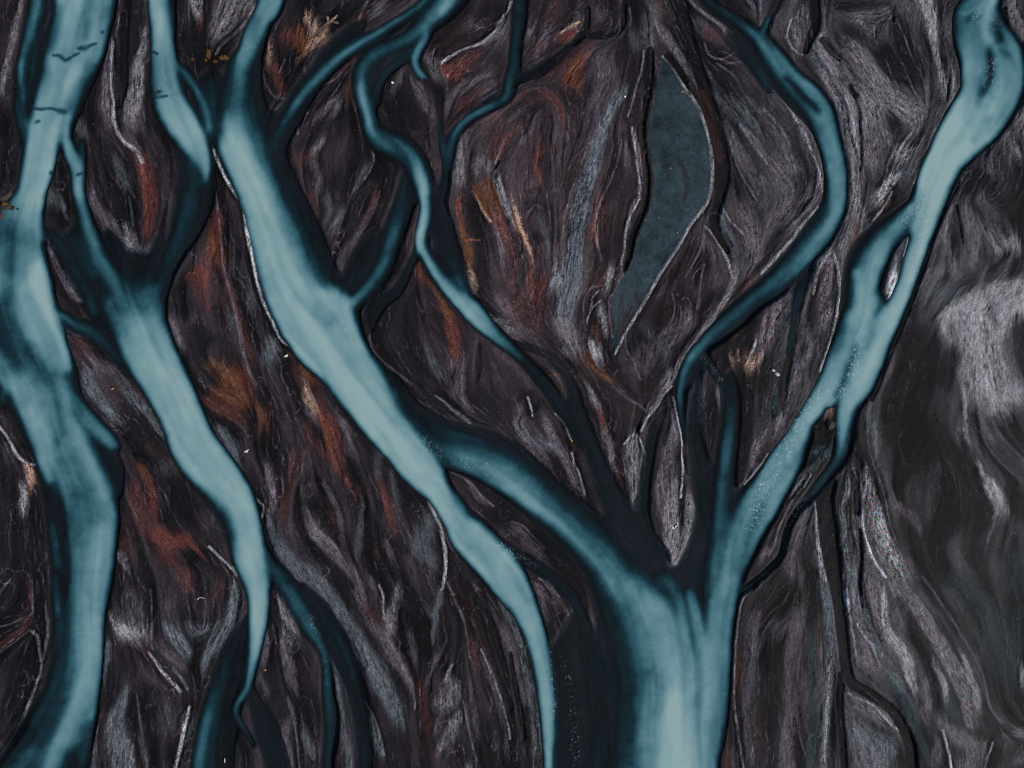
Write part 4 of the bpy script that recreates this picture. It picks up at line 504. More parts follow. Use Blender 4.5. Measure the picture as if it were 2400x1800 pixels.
G('sgrey',.9,[(390,1465,8),(405,1480,14),(425,1505,20),(440,1530,16)],.2,glint=.2); G('sgrey',.8,[(445,1455,5),(450,1480,12),(475,1480,12),(500,1480,14)],.1); G('mauve',.6,[(400,1535,16),(430,1560,14)],.1); G('sgrey',.95,[(555,1370,8),(548,1410,11),(540,1450,16),(515,1490,20),(495,1520,17),(480,1550,12),(472,1575,6)],.2,glint=.2); G('sgrey',.4,[(330,1730,5),(338,1760,7),(345,1790,6)]); RIM('sgrey',[(323,1625,1),(330,1690,2),(338,1735,3),(347,1800,2)],.5)
G('redbr',.6,[(440,1350,18),(445,1375,14)]); G('redbr',.4,[(515,1360,10),(505,1400,10)],glint=.3); G('sgrey',.25,[(380,1660,20),(395,1700,20)],.0)
# --- row 4, middle-left
G('sgrey',.75,[(632,1215,4),(640,1245,12),(655,1280,18),(680,1310,24),(710,1345,30)],.2,glint=.1); RIM('lgrey',[(603,1170,1.5),(620,1190,2),(612,1215,1.5)],.4); G('sgrey',.85,[(720,1345,30),(755,1380,28),(790,1420,22),(820,1470,22),(850,1520,26),(880,1570,32),(905,1620,30),(930,1665,22),(940,1700,10)],.1,glint=.25); G('mauve',.75,[(795,1310,12),(835,1355,14),(845,1400,13),(850,1430,10)]); G('redbr',.5,[(858,1420,12),(870,1440,10)]); G('mauve',.85,[(870,1460,14),(895,1490,18),(920,1530,20),(945,1570,14),(965,1610,9)],.1); G('grey',.8,[(938,1380,8),(925,1415,12),(915,1450,12),(912,1480,10)]); RIM('lgrey',[(888,1370,1),(898,1395,1.2),(900,1430,1.2),(903,1455,1)],.6); G('mauve',.5,[(880,1380,6),(870,1360,8)]); G('rust',.5,[(905,1455,3),(880,1445,5)]); RIM('mauve',[(968,1600,1.2),(972,1640,1.5),(972,1660,1.2)],.7)
G('mauve',.4,[(960,1480,8),(975,1560,8)]); G('sgrey',.6,[(1000,1425,8),(1010,1440,7)]); RIM('sgrey',[(985,1400,1),(1005,1420,1),(1015,1445,1.2)],.5); G('deep',.6,[(1060,1440,20),(1070,1500,26),(1030,1520,18)],.2)
G('grey',.9,[(652,1385,5),(662,1410,12),(672,1440,16),(682,1470,18),(680,1500,16)],.3,glint=.2); G('mauve',.6,[(660,1500,9),(668,1535,14),(685,1560,14),(675,1580,12)]); G('grey',.4,[(672,1560,10)]); G('mauve',.7,[(625,1480,4),(625,1510,9),(620,1540,11),(618,1555,6)]); G('sgrey',.5,[(605,1580,6),(620,1600,7),(632,1620,4)]); G('mauve',.6,[(688,1600,10),(695,1615,9)]); G('sgrey',.6,[(678,1645,5),(684,1665,6),(690,1690,4)]); G('mauve',.75,[(680,1695,9),(670,1715,13),(672,1750,13),(680,1790,12),(690,1900,12)],.3); G('sgrey',.7,[(712,1715,7),(720,1740,12),(732,1765,11),(738,1775,6)],.3); RIM('grey',[(690,1690,1.2),(697,1740,1.5),(702,1800,1.5)],.5); G('sgrey',.6,[(612,1660,3),(615,1680,4)])
B([(640,1390,3),(648,1450,5),(655,1540,5),(668,1610,6),(690,1650,5),(700,1700,5),(708,1760,6),(715,1850,6)],.7,lift=-.15)
RIM('grey',[(772,1542,1.5),(785,1570,1.8),(802,1600,1.8),(815,1640,1.8),(825,1690,1.8),(832,1740,1.8),(840,1800,1.8),(850,1900,2)],.8,.15); G('sgrey',.6,[(785,1580,6),(795,1610,7),(802,1660,6),(808,1700,10),(815,1750,10),(820,1800,9),(825,1900,9)],.2); G('deep',.8,[(805,1640,5),(820,1720,5)]); RIM('grey',[(855,1645,1),(870,1670,1.5),(885,1700,1.8),(895,1740,1.8),(902,1770,1.5)],.7,.12); G('sgrey',.8,[(870,1680,5),(875,1710,11),(885,1740,12),(895,1770,7)],.3,glint=.3); G('sgrey',.5,[(868,1760,5),(870,1780,5)])
G('grey',.9,[(1050,1590,10),(1062,1608,14),(1070,1625,14),(1055,1640,16),(1035,1655,12),(1015,1650,5)],.3); G('grey',.9,[(1075,1675,10),(1068,1695,14),(1055,1715,14),(1040,1735,10),(1025,1760,7)],.3); G('mauve',.7,[(1062,1558,4),(1050,1575,5),(1042,1600,6),(1030,1630,8)]); G('mauve',.6,[(1028,1535,7),(1010,1560,6),(1000,1600,6)]); G('redbr',.75,[(985,1600,9),(993,1640,12),(998,1680,13),(1002,1710,12)]); G('redbr',.6,[(1010,1740,7),(1018,1780,6)]); G('mauve',.5,[(1030,1690,12),(1020,1720,10)]); RIM('lgrey',[(1062,1556,1.2),(1052,1568,1.5),(1044,1590,1.5)],.6); G('grey',.6,[(1110,1780,5),(1100,1800,9),(1090,1850,10)])
G('dkred',.7,[(1080,1400,14),(1110,1430,20),(1140,1500,20),(1165,1560,18),(1185,1620,14)],.3); B([(1120,1400,18),(1145,1470,18),(1165,1540,18),(1185,1600,16),(1195,1660,8)],.95,lift=-.2); RIM('mauve',[(1048,1365,1.5),(1062,1395,2.5),(1075,1425,2.5),(1085,1450,2),(1092,1480,1.8),(1096,1510,1.5),(1100,1540,1.2)],.85,.15); G('redbr',.6,[(1105,1500,8),(1110,1530,12),(1115,1560,9)],glint=1.0); G('mauve',.6,[(1115,1370,4),(1125,1400,5),(1135,1425,5)],glint=1.0)
G('mauve',.4,[(1098,1590,5),(1110,1650,7),(1118,1720,7)],glint=.6); RIM('sgrey',[(1085,1640,1.5),(1095,1690,1.5),(1105,1740,1.5),(1118,1780,1.5)],.6,.08); G('mauve',.6,[(1132,1540,8),(1150,1580,11),(1165,1630,8),(1175,1680,6),(1185,1700,5)],.1,glint=.5); RIM('lgrey',[(1127,1520,1),(1145,1560,1.2),(1165,1610,1.2),(1180,1660,2),(1192,1710,2.2),(1195,1730,1.5)],.7,.12); G('sgrey',.6,[(1188,1720,6),(1185,1760,7)])
RIM('mauve',[(1130,1350,1),(1150,1375,1.5),(1175,1410,1.5),(1195,1450,1.5)],.6,.1); G('sgrey',.6,[(1175,1410,6),(1185,1435,8),(1198,1460,7),(1215,1500,8),(1228,1550,9),(1240,1610,10),(1250,1680,10),(1255,1750,10),(1255,1900,10)],.2,glint=.5); G('mauve',.5,[(1180,1470,12),(1200,1520,12),(1210,1580,12),(1225,1640,12)],glint=.4); B([(1195,1530,4),(1205,1600,7),(1220,1680,8),(1228,1730,4)],.9); RIM('sgrey',[(1200,1440,1.2),(1225,1510,1.5),(1243,1580,1.5),(1258,1660,1.5),(1266,1740,1.5),(1268,1810,1.5)],.6,.12)
# --- row 4, middle-right
G('mauve',.85,[(1262,1370,8),(1268,1390,12),(1278,1415,14),(1272,1430,10)],.3); G('mauve',.8,[(1285,1375,7),(1300,1390,4),(1310,1400,3)]); RIM('lgrey',[(1262,1355,1),(1280,1362,1.2),(1297,1380,1.2),(1310,1398,1.2)],.6,.12); G('redbr',.5,[(1305,1410,7),(1318,1415,5)]); G('mauve',.6,[(1300,1410,10)])
G('mauve',.6,[(1210,1240,14),(1240,1275,16),(1265,1300,12)],.1); RIM('mauve',[(1200,1222,1.2),(1225,1232,1.5),(1252,1260,1.5),(1275,1285,1.5)],.5,.1)
RIM('grey',[(1770,1365,2),(1755,1385,2.2),(1740,1400,2.2),(1732,1430,2),(1727,1470,2),(1722,1530,2),(1719,1590,2),(1720,1650,2),(1726,1700,2),(1734,1755,2.2),(1742,1810,2),(1750,1900,2)],.85,.15); G('redbr',.4,[(1735,1520,8),(1730,1600,6)]); G('mauve',.45,[(1765,1440,20),(1760,1500,26),(1755,1580,20),(1745,1650,12),(1750,1720,10),(1760,1780,14)],.1); G('dkbrown',.7,[(1780,1640,14),(1772,1700,18),(1780,1760,14)],.3); G('slate',.3,[(1765,1480,16)],.0); RIM('grey',[(1785,1360,1.5),(1778,1375,1.5)],.5); G('dkbrown',.7,[(1705,1720,8),(1700,1760,14),(1695,1800,20),(1700,1900,24)],.3); G('rust',.5,[(1705,1750,5),(1703,1780,7),(1700,1810,8)]); G('grey',.3,[(1715,1760,7),(1718,1800,7)]); RIM('mauve',[(1780,1470,1.5),(1800,1440,1.5),(1820,1420,1.2)],.4); G('mauve',.6,[(1790,1350,7),(1800,1345,7)])
# --- row 4, east
G('sgrey',.9,[(1930,1370,12),(1938,1430,12),(1944,1500,12),(1948,1550,12),(1944,1610,11),(1938,1680,11),(1932,1740,10),(1928,1800,10),(1925,1900,10)],.3,glint=.25); RIM('lgrey',[(1942,1560,2),(1944,1600,2.5),(1938,1660,3),(1934,1720,2.5),(1930,1780,2)],.6,.1); G('mauve',.55,[(1870,1440,24),(1860,1520,26),(1850,1600,26),(1855,1680,26),(1840,1760,30),(1850,1880,30)],.0); G('slate',.6,[(1895,1480,12),(1905,1560,14),(1905,1650,16),(1905,1720,14),(1895,1790,14)],.1); B([(1815,1390,18),(1835,1375,14),(1805,1410,12)],.8,lift=-.05); B([(1810,1500,6),(1815,1550,16),(1825,1570,10)],.6,lift=0); G('grey',.4,[(1810,1460,12),(1880,1470,8)]); RIM('mauve',[(1870,1710,1),(1880,1750,1),(1890,1780,1)],.4)
G('sgrey',.8,[(1990,1345,8),(2000,1390,9),(2010,1430,12),(2030,1480,12),(2050,1510,10),(2065,1535,6)],.3,glint=.6); G('white',.8,[(1976,1375,5),(1978,1395,6),(1984,1415,4)],glint=1.0); RIM('lgrey',[(1986,1425,1.2),(1992,1460,1.2),(2000,1500,1.2),(2004,1540,1.2)],.6); RIM('lgrey',[(2007,1460,1.5),(2020,1485,2),(2040,1510,2),(2052,1540,2),(2060,1560,1.5)],.8); G('mauve',.6,[(2020,1500,8),(2030,1530,12),(2035,1560,12)],.1); B([(2018,1360,4),(2025,1410,4),(2045,1460,4),(2062,1500,4)],.9,lift=-.15)
G('mauve',.75,[(2030,1355,9),(2040,1390,10),(2050,1430,8),(2058,1460,5)],.3); G('lgrey',.8,[(2065,1370,7),(2070,1410,8),(2072,1450,11),(2085,1490,16),(2110,1520,18),(2125,1545,16),(2130,1580,14),(2145,1620,12)],.1,glint=.1); G('grey',.85,[(2100,1370,22),(2130,1400,22),(2160,1440,22),(2190,1490,22),(2220,1540,24),(2245,1590,24),(2265,1640,22),(2275,1690,20)],.1,glint=.6); G('lgrey',.6,[(2190,1560,7),(2210,1600,9),(2215,1640,8)],.0); G('lgrey',.7,[(2255,1540,6),(2270,1580,10),(2285,1620,10),(2290,1660,8)],.0); G('mauve',.5,[(2140,1410,8),(2105,1440,7),(2120,1470,9)]); B([(2130,1480,10),(2150,1510,11),(2165,1535,11)],.7,lift=-.05); B([(2172,1550,6),(2168,1575,10),(2190,1580,6),(2180,1600,4)],.85,lift=-.1)
G('mauve',.75,[(2165,1600,14),(2172,1640,16),(2170,1690,12)],.0); B([(2195,1620,2.5),(2196,1650,3),(2196,1680,3)],.8,lift=-.05); G('slate',.7,[(2090,1600,16),(2120,1640,18),(2140,1690,14),(2160,1740,12),(2180,1790,10)],.1); G('sgrey',.7,[(2080,1570,14),(2110,1610,14)],.0); G('slate',.7,[(2225,1640,18),(2235,1680,18)],.1); G('grey',.85,[(2200,1690,14),(2235,1720,20),(2275,1745,24),(2290,1780,26),(2260,1800,24),(2270,1900,30)],.1); RIM('white',[(2207,1710,1.5),(2215,1740,2),(2222,1770,2),(2226,1800,2)],.7); B([(2212,1770,5),(2207,1740,4)],.7,lift=-.05); RIM('lgrey',[(2325,1740,2),(2312,1780,2),(2305,1810,2)],.6); G('grey',.6,[(2195,1740,10),(2190,1790,12)])
G('dkbrown',.6,[(2030,1640,16),(2060,1700,24)]); G('grey',.55,[(2010,1645,12),(2030,1660,16),(2050,1680,14),(2070,1700,10)],.1,glint=.6); RIM('lgrey',[(1985,1622,1.2),(2010,1635,1.5),(2040,1648,2),(2062,1670,2),(2085,1695,2.2),(2105,1710,2),(2120,1735,1.5),(2135,1755,1.5)],.8,.15); G('sgrey',.75,[(2010,1720,26),(2050,1740,30),(2090,1750,26),(2060,1790,34),(2060,1900,36)],.1); B([(1990,1720,12)],.2,lift=0); G('sgrey',.4,[(1990,1750,12)]); RIM('grey',[(2038,1745,1),(2040,1770,1.5),(2045,1800,1.5)],.6); G('slate',.8,[(1990,1600,8),(2030,1605,10)],.0)
G('dslate',.75,[(2250,1370,40),(2300,1420,40),(2320,1480,40),(2340,1550,34),(2370,1600,26),(2370,1440,30)],.0); RIM('mauve',[(2160,1350,2),(2195,1400,2.5),(2235,1460,2.5),(2270,1520,2.5),(2300,1580,2),(2310,1630,2),(2320,1660,2),(2345,1690,3)],.55,.1); B([(2300,1560,10),(2320,1600,14),(2330,1640,12)],.6,lift=0); G('lgrey',.6,[(2395,1570,7),(2396,1600,6)],.0); G('grey',.75,[(2340,1730,10),(2365,1725,10),(2395,1715,12)],.0); G('grey',.5,[(2350,1685,10)],.0); G('grey',.6,[(2385,1780,14),(2400,1770,12)],.0); B([(2340,1770,16),(2345,1705,7),(2390,1745,10)],.7,lift=0)

RIM('lgrey', RIMPTS, .75, .22)  # sunlit right rim of the slate flat, raised and painted pale
# ------------------------------------------------------------------ flow field from every stroke, then line-integral noise
TG = np.array(TANG, f4)
cx = np.arange(0, NX, 10); cy = np.arange(0, NY, 10)
CX, CY = np.meshgrid(GX[cx], GY[cy]); sh = CX.shape
c2 = np.zeros(sh, f4).ravel(); s2 = c2.copy(); CXr = CX.ravel().astype(f4); CYr = CY.ravel().astype(f4)
cc = (TG[:, 2]**2-TG[:, 3]**2)*TG[:, 4]; ss = 2*TG[:, 2]*TG[:, 3]*TG[:, 4]
for a in range(0, len(TG), 300):
    d2 = (CXr[:, None]-TG[None, a:a+300, 0])**2+(CYr[:, None]-TG[None, a:a+300, 1])**2
    w = 1/(d2+500)**1.7
    c2 += w@cc[a:a+300]; s2 += w@ss[a:a+300]
ang = np.arctan2(s2, c2)/2
u_ = np.cos(2*ang).reshape(sh); v_ = np.sin(2*ang).reshape(sh)
def up(A):
    X = np.clip(np.arange(NX)/10, 0, sh[1]-1.001); Y = np.clip(np.arange(NY)/10, 0, sh[0]-1.001)
    ix = X.astype(int); iy = Y.astype(int); fx = X-ix; fy = (Y-iy)[:, None]
    a = A[:, ix]*(1-fx)+A[:, ix+1]*fx
    return (a[iy]*(1-fy)+a[iy+1]*fy).astype(f4)
jit = (fbm(60, 500, 3)-.5)*.7
ang = np.arctan2(up(v_), up(u_))/2+jit*.55
FX = np.cos(ang).astype(f4); FY = np.sin(ang).astype(f4)
flip = FY < 0; FX = np.where(flip, -FX, FX); FY = np.where(flip, -FY, FY)
JJ, II = np.meshgrid(np.arange(NY), np.arange(NX), indexing='ij'); JJ = JJ.astype(f4); II = II.astype(f4)
def lic(N, steps, h=1.0):
    acc = N.copy()
    for sg in (1, -1):
        px = II.copy(); py = JJ.copy(); dx = FX*sg; dy = FY*sg
        for k in range(steps):
            px = np.clip(px+dx*h, 0, NX-1); py = np.clip(py+dy*h, 0, NY-1)
            ix = (px+.5).astype(np.int32).clip(0, NX-1); iy = (py+.5).astype(np.int32).clip(0, NY-1)
            acc += N[iy, ix]
            ndx = FX[iy, ix]; ndy = FY[iy, ix]; s = np.sign(ndx*dx+ndy*dy); s[s == 0] = 1
            dx = ndx*s; dy = ndy*s
    acc /= (2*steps+1); acc -= acc.mean(); return acc/acc.std()
white = rng.random((NY, NX)).astype(f4)
L1 = lic(white, 5)                          # short fibres
L2 = lic(vnoise(5, 8), 14, 1.2)             # longer strands
L3 = lic(vnoise(14, 9), 22, 1.8)            # broad tongues
L4 = lic(vnoise(28, 10), 26, 2.4)           # soft broad swells
L0 = lic(white[::-1].copy(), 2)
vary = sstep(.35, .68, fbm(80, 333))
fur = np.clip(L1*.55+L2*.6+L3*.35, -2.5, 2.5)

fr2 = np.clip(L1*.6+L2*.7+.3*L0, -2.2, 2.2)
# overlapping sheets of silt: stretched noise cut into terraces, each with one crisp edge
def sheets(cell, seed, steps, h, k):
    S = lic(vnoise(cell, seed), steps, h)+(fbm(cell*1.5, seed+5)-.5)*1.2
    S = blur(S.astype(f4), 5)*k; f = S-np.floor(S)
    f = f*sstep(1.0, .90, f)                  # the drop at the crisp edge spans a few decimetres
    return f
F1 = sheets(34, 71, 44, 2.8, .62); F2 = sheets(18, 75, 40, 2.4, .7); F3 = sheets(64, 79, 50, 3.2, .55)
v2 = sstep(.4, .62, fbm(110, 81)); v3 = sstep(.38, .6, fbm(70, 85))
SHT = (F1-.4)*(.35+.65*v2)+(F2-.4)*.55*v3+(F3-.4)*.6
SMO = np.maximum(sstep(2040, 2160, xx)*sstep(380, 520, yy), .3*sstep(1740, 1800, xx)*sstep(1260, 1400, yy)*1.0)   # glossy wet flats in the east: little fibre
SHT = SHT*(1-.35*SMO)
ta = np.clip(.19+.42*SHT+.13*L4+.10*L3, 0, 1)[..., None]     # share of pale silt in the mixture
wst = PAL['deep']*.9*(1-ta)+(PAL['brown']*(1-n2)+PAL['mauve']*.8*n2)*ta
est = PAL['blk']*1.05*(1-ta)+(PAL['grey']*.75)*ta
northeast = (1-sstep(600, 1000, yy))[..., None]
she = sstep(.48, .72, lic(vnoise(60, 95), 50, 3.0)*.16+.5+(fbm(150, 96)-.5)*.5)[..., None]  # broad sky sheen of the wet east, added to the albedo as grey
est = est*(.75+.45*northeast)+PAL['grey']*.5*she*(1-.8*SMO[..., None])
ALB = (wst*(1-east)*.66+est*east*.92).astype(f4)
pinkm = np.exp(-(((xx-1270)/240)**2+((yy-520)/420)**2))[..., None]*np.clip(.2+1.2*n2, 0, 1)
ALB = ALB*(1-.35*pinkm)+(PAL['mauve']*.6+PAL['redbr']*.35)*.45*pinkm
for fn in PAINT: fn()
def smear(A, steps, h):
    acc = A.copy()
    for sg in (1, -1):
        px = II.copy(); py = JJ.copy(); dx = FX*sg; dy = FY*sg
        for k in range(steps):
            px = np.clip(px+dx*h, 0, NX-1); py = np.clip(py+dy*h, 0, NY-1)
            ix = (px+.5).astype(np.int32).clip(0, NX-1); iy = (py+.5).astype(np.int32).clip(0, NY-1)
            acc += A[iy, ix]
            ndx = FX[iy, ix]; ndy = FY[iy, ix]; q = np.sign(ndx*dx+ndy*dy); q[q == 0] = 1
            dx = ndx*q; dy = ndy*q
    return (acc/(2*steps+1)).astype(f4)
ALB = ALB*.3+smear(ALB.astype(f4), 7, 1.3)*.7      # currents draw every deposit out along the flow
# feathered edges: the sediment map is dragged along the flow
amp = (4.2*L2+2.6*L3+4.6*L1)/STEP*(.45+.9*vary)
amp *= (1-.9*np.clip(FLAT, 0, 1))
ax_ = FX*amp; ay_ = FY*amp
wob = (fbm(26, 300)-.5)*7/STEP; wob2 = (fbm(26, 900)-.5)*7/STEP
ALB = sample(ALB, II+ax_+wob, JJ+ay_+wob2)
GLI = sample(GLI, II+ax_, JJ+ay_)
ALB = ALB*(1-FLAT[..., None])+sl_col*FLAT[..., None]
for p in ([(1590,375,6),(1605,410,13),(1608,450,13),(1600,470,8)],[(1490,690,12),(1500,720,14)],[(1470,740,8),(1480,760,10)]):
    c = chain(p); s, d, side, q = c; m = ((1-sstep(.1, 1, d))*.6)[..., None]; ALB[s] = ALB[s]*(1-m)+PAL['dkbrown']*m
lw = .8/STEP
LINEs = sample(LINE, II+wob*.25, JJ+wob2*.25); lm = (LINEs[..., 3:]*np.clip(.8+.25*L1[..., None], .2, 1.15)).clip(0, 1)
ALB = ALB*(1-lm)+LINEs[..., :3]/np.maximum(LINEs[..., 3:], .05).clip(0, 1)*lm
Ls = sample(LIFT, II+wob*.3, JJ+wob2*.3)
del LINEs

cm = CHN[..., 3:]; ALB = ALB*(1-cm)+CHN[..., :3]/np.maximum(cm, .05)*cm
# thin crisp veins of pale silt drawn out along the flow
def veins(cell, seed, steps, h, w):
    S = blur((lic(vnoise(cell, seed), steps, h)+(fbm(cell*1.2, seed+3)-.5)*1.4).astype(f4), 2)
    gy, gx = np.gradient(S); g = np.hypot(gx, gy)+.012
    return np.clip(1-np.abs(S)/(g*w), 0, 1)
vm = sstep(.45, .7, fbm(70, 410)); vm2 = sstep(.45, .7, fbm(50, 430))
VE = (veins(20, 401, 40, 2.4, 1.0)*vm*.8+veins(38, 405, 50, 2.8, 1.3)*.75*(.3+.7*vm2)+veins(11, 407, 26, 2.0, .8)*vm2*.5)*np.clip(.6+.5*L1, 0, 1.5)*(1-FLAT)*(1-.7*SMO)
VE = np.clip(VE, 0, 1.2)
vcol = (PAL['mauve']*(1-east)+PAL['grey']*east)*1.15
ALB = ALB+vcol*(VE*.55)[..., None]
# texture of the sediments, then glints painted over it
lum = ALB.mean(-1, keepdims=True); ta_ = .45+1.3*sstep(.015, .13, lum[..., 0])
fl = FLAT[..., None]
iso = (vnoise(4.5, 201)-.5)*2+(vnoise(9, 202)-.5)*1.4
tex = 1+((.16*L0+.10*iso)*(1-.25*SMO)*ta_+(.13*L1+.07*L2)*(.3+vary)*(1-.45*SMO)*ta_+.10*L4)[..., None]*(1-.75*fl)
grain = (rng.random((NY, NX, 1)).astype(f4)-.5)*(.34+.75*sstep(.03, .16, lum))*(1-.7*SMO[..., None])
ALB = np.clip(ALB*np.clip(tex+grain+(.28*SHT*(1-FLAT))[..., None], .25, 2.2), .0, .9)
rgbn = (rng.random((NY, NX, 3)).astype(f4)-.5)
rgbn = (rgbn+np.roll(rgbn, 1, 0))*.7
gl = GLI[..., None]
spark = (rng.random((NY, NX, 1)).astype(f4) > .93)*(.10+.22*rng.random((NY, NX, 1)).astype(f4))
ALB = ALB*np.clip(1+gl*(rgbn*1.0+(L0[..., None])*.25), .1, 3)+gl*spark*(.75+rgbn*.8)*(.3+lum*6).clip(0, 1)  # ripple glints painted into the albedo as coloured speckle and bright dots
dots = (rng.random((NY, NX)) > .9985)[..., None]*rng.random((NY, NX, 3)).astype(f4)*.12
ALB += dots
ALB = ALB+.22*(ALB-np.stack([blur(ALB[..., c], 5) for c in range(3)], -1))*(1-.6*FLAT[..., None])
l2 = np.clip(ALB.mean(-1, keepdims=True), .004, .5); ALB = np.clip(ALB*np.clip((l2/.036)**.25, .5, 1.04), .003, .9)
# bed under the water is dark
wetb = blur(WET, 4)[..., None]
BED = (PAL['blk']*.55+PAL['dkbrown']*.4)*(1+.14*L2[..., None]+.22*L4[..., None]+.12*iso[..., None])
ALB = ALB*(1-wetb)+BED*wetb
ALB = np.clip(ALB, .002, .9).astype(f4)

# ------------------------------------------------------------------ silt pattern in the water
SW = blur(lic(vnoise(20, 12), 40, 2.6).astype(f4), 3); SW2 = lic(vnoise(9, 13), 26, 2.0)
ampT = (1.6*L4+.4*L2)/STEP
Tn = sample(blur(T, 3.0), II+FX*ampT+wob*.35, JJ+FY*ampT+wob2*.35)
Tn = Tn*.94; mid = np.clip(Tn*(1-Tn)*4, 0, 1)
cl = fbm(22, 610); cl2 = fbm(9, 650, 3)
Tn = Tn+mid*(.012*L3+(cl-.5)*.10+(cl2-.5)*.07)+sstep(.12, .5, Tn)*(.085*SW+.02*SW2+(cl-.5)*.06)+blur(WET, 10)**2*(1-sstep(.05, .3, Tn))*(.07*np.clip(SW+.3, 0, 2)+.05*np.clip(L3, 0, 2))
Tn = np.clip(Tn, 0, 1)
for p in ([(126,130,4),(140,131,6),(152,141,6),(166,135,4)],[(172,131,4),(184,125,4)],[(184,113,5),(199,113,8),(212,106,5),(226,102,3)],[(76,253,4),(95,256,5),(118,254,4),(132,258,5)],[(140,260,8),(150,262,8)],[(86,286,5),(92,284,4)],[(363,218,7),(375,215,6)],[(366,228,5),(392,225,3)],[(120,405,6)],[(240,75,5)],[(182,410,5),(192,406,3)],[(360,122,4),(368,126,4)]):
    c = chain([(a, b, r*1.6) for a, b, r in p]); s, d, side, q = c; m = (1-sstep(0, 1, d))*.8*np.clip(.35+fbm(7, 4)[s]*1.3, 0, 1); Tn[s] = Tn[s]*(1-m)+.22*m
def W_rough(pts, amt, b=None):               # riffles: standing ripples over shoals
    c = chain(pts); s, d, side, q = c; m = 1-sstep(.2, 1, d); RIF[s] = np.maximum(RIF[s], m*amt)
RIF = np.zeros_like(T)
for pts, a in [([(2325,150,22),(2315,200,20)],.7),([(2285,40,20),(2340,60,20)],.6),([(2180,430,26),(2150,490,26),(2120,520,26)],.7),([(2180,480,20),(2155,590,16),(2135,650,16),(2120,690,16)],.8),([(2020,780,14),(2000,850,22),(1985,900,24),(1960,930,22)],1),
               ([(1940,900,20),(1900,950,22),(1860,1010,26),(1840,1060,28),(1810,1110,30),(1780,1170,34),(1765,1230,30)],.9),([(1000,1035,20),(1030,1060,20),(960,1030,14)],.6),([(1080,1080,30),(1160,1100,24)],.3),
               ([(1290,1520,8),(1298,1600,10),(1298,1680,8)],.7),([(1320,1540,14),(1335,1620,18),(1345,1700,20),(1350,1780,24)],1),([(730,1450,14),(755,1530,12),(762,1570,10)],.5),([(1160,1270,14),(1210,1300,14),(1250,1325,14)],.9),([(1650,840,16),(1690,890,14)],.9),([(390,160,20),(370,225,20)],.3),([(1880,1170,16),(1830,1260,16)],.8),([(1790,1345,20)],.6),([(1510,1090,10)],.3),([(1960,1020,20)],.3)]:
    W_rough(pts, a)
r1 = rng.random((NY, NX)).astype(f4); r1 = (r1+np.roll(r1, 1, 0)*.6+np.roll(r1, -1, 1)*.3)/1.9
RSP = np.clip((r1-.66)*5, 0, 1)*RIF*(.32+.35*sstep(.0, .5, Tn))  # sparkle of rippled water, painted as pale specks

# ------------------------------------------------------------------ terrain height (m)
WET = sample(WET, II+wob*.5, JJ+wob2*.5)
nar = blur(WET, 4.5); wid = blur(WET, 16)
Sf = np.clip(blur(SOFT, 8)*1.3, 0, 1)
mm = nar*(1-Sf)+wid*Sf
land = .24+(fbm(90, 21)-.5)*.3+Ls*.9
bed = -.55+.3*np.clip(blur(SOFT, 12), 0, 1)
Z = land*(1-sstep(.2, .8, mm))+bed*sstep(.2, .8, mm)
dry = 1-sstep(.1, .6, nar)
rel = sstep(.008, .07, blur(lum[..., 0], 10))*.8+.2
Z += dry*(1-.85*FLAT)*rel*(1-.35*SMO)*(.24*SHT+.03*VE+.014*L0+.016*iso+(.016*L1+.012*L2)*(.3+vary)+.02*L3+.14*L4)
Z = np.maximum(Z, -.75)
edge = np.minimum(np.minimum(xx-X0, X1-xx), np.minimum(yy-Y0, Y1-yy))
Z = (Z*sstep(0, 60, edge)).astype(f4)

# ------------------------------------------------------------------ materials
def newmat(name):
    m = bpy.data.materials.new(name); m.use_nodes = True; nt = m.node_tree
    return m, nt, nt.nodes['Principled BSDF'], nt.nodes['Material Output']
def N(nt, t, **kw):
    n = nt.nodes.new(t)
    for k, v in kw.items(): setattr(n, k, v)
    return n
def ground_mat():
    m, nt, b, out = newmat('volcanic_silt'); L = nt.links.new
    at = N(nt, 'ShaderNodeAttribute', attribute_name='sediment')
    tc = N(nt, 'ShaderNodeTexCoord')
    no = N(nt, 'ShaderNodeTexNoise'); no.inputs['Scale'].default_value = 5.5; no.inputs['Detail'].default_value = 3.0
    L(tc.outputs['Object'], no.inputs['Vector'])
    mr = N(nt, 'ShaderNodeMapRange'); mr.inputs['From Min'].default_value = .3; mr.inputs['From Max'].default_value = .7
    mr.inputs['To Min'].default_value = .78; mr.inputs['To Max'].default_value = 1.22
    L(no.outputs['Fac'], mr.inputs['Value'])
    mx = N(nt, 'ShaderNodeVectorMath', operation='SCALE'); L(at.outputs['Color'], mx.inputs[0]); L(mr.outputs[0], mx.inputs['Scale'])
    L(mx.outputs[0], b.inputs['Base Color'])
    bp = N(nt, 'ShaderNodeBump'); bp.inputs['Strength'].default_value = .5; bp.inputs['Distance'].default_value = .05
    L(no.outputs['Fac'], bp.inputs['Height']); L(bp.outputs[0], b.inputs['Normal'])
    b.inputs['Roughness'].default_value = .7; b.inputs['Specular IOR Level'].default_value = .1
    return m
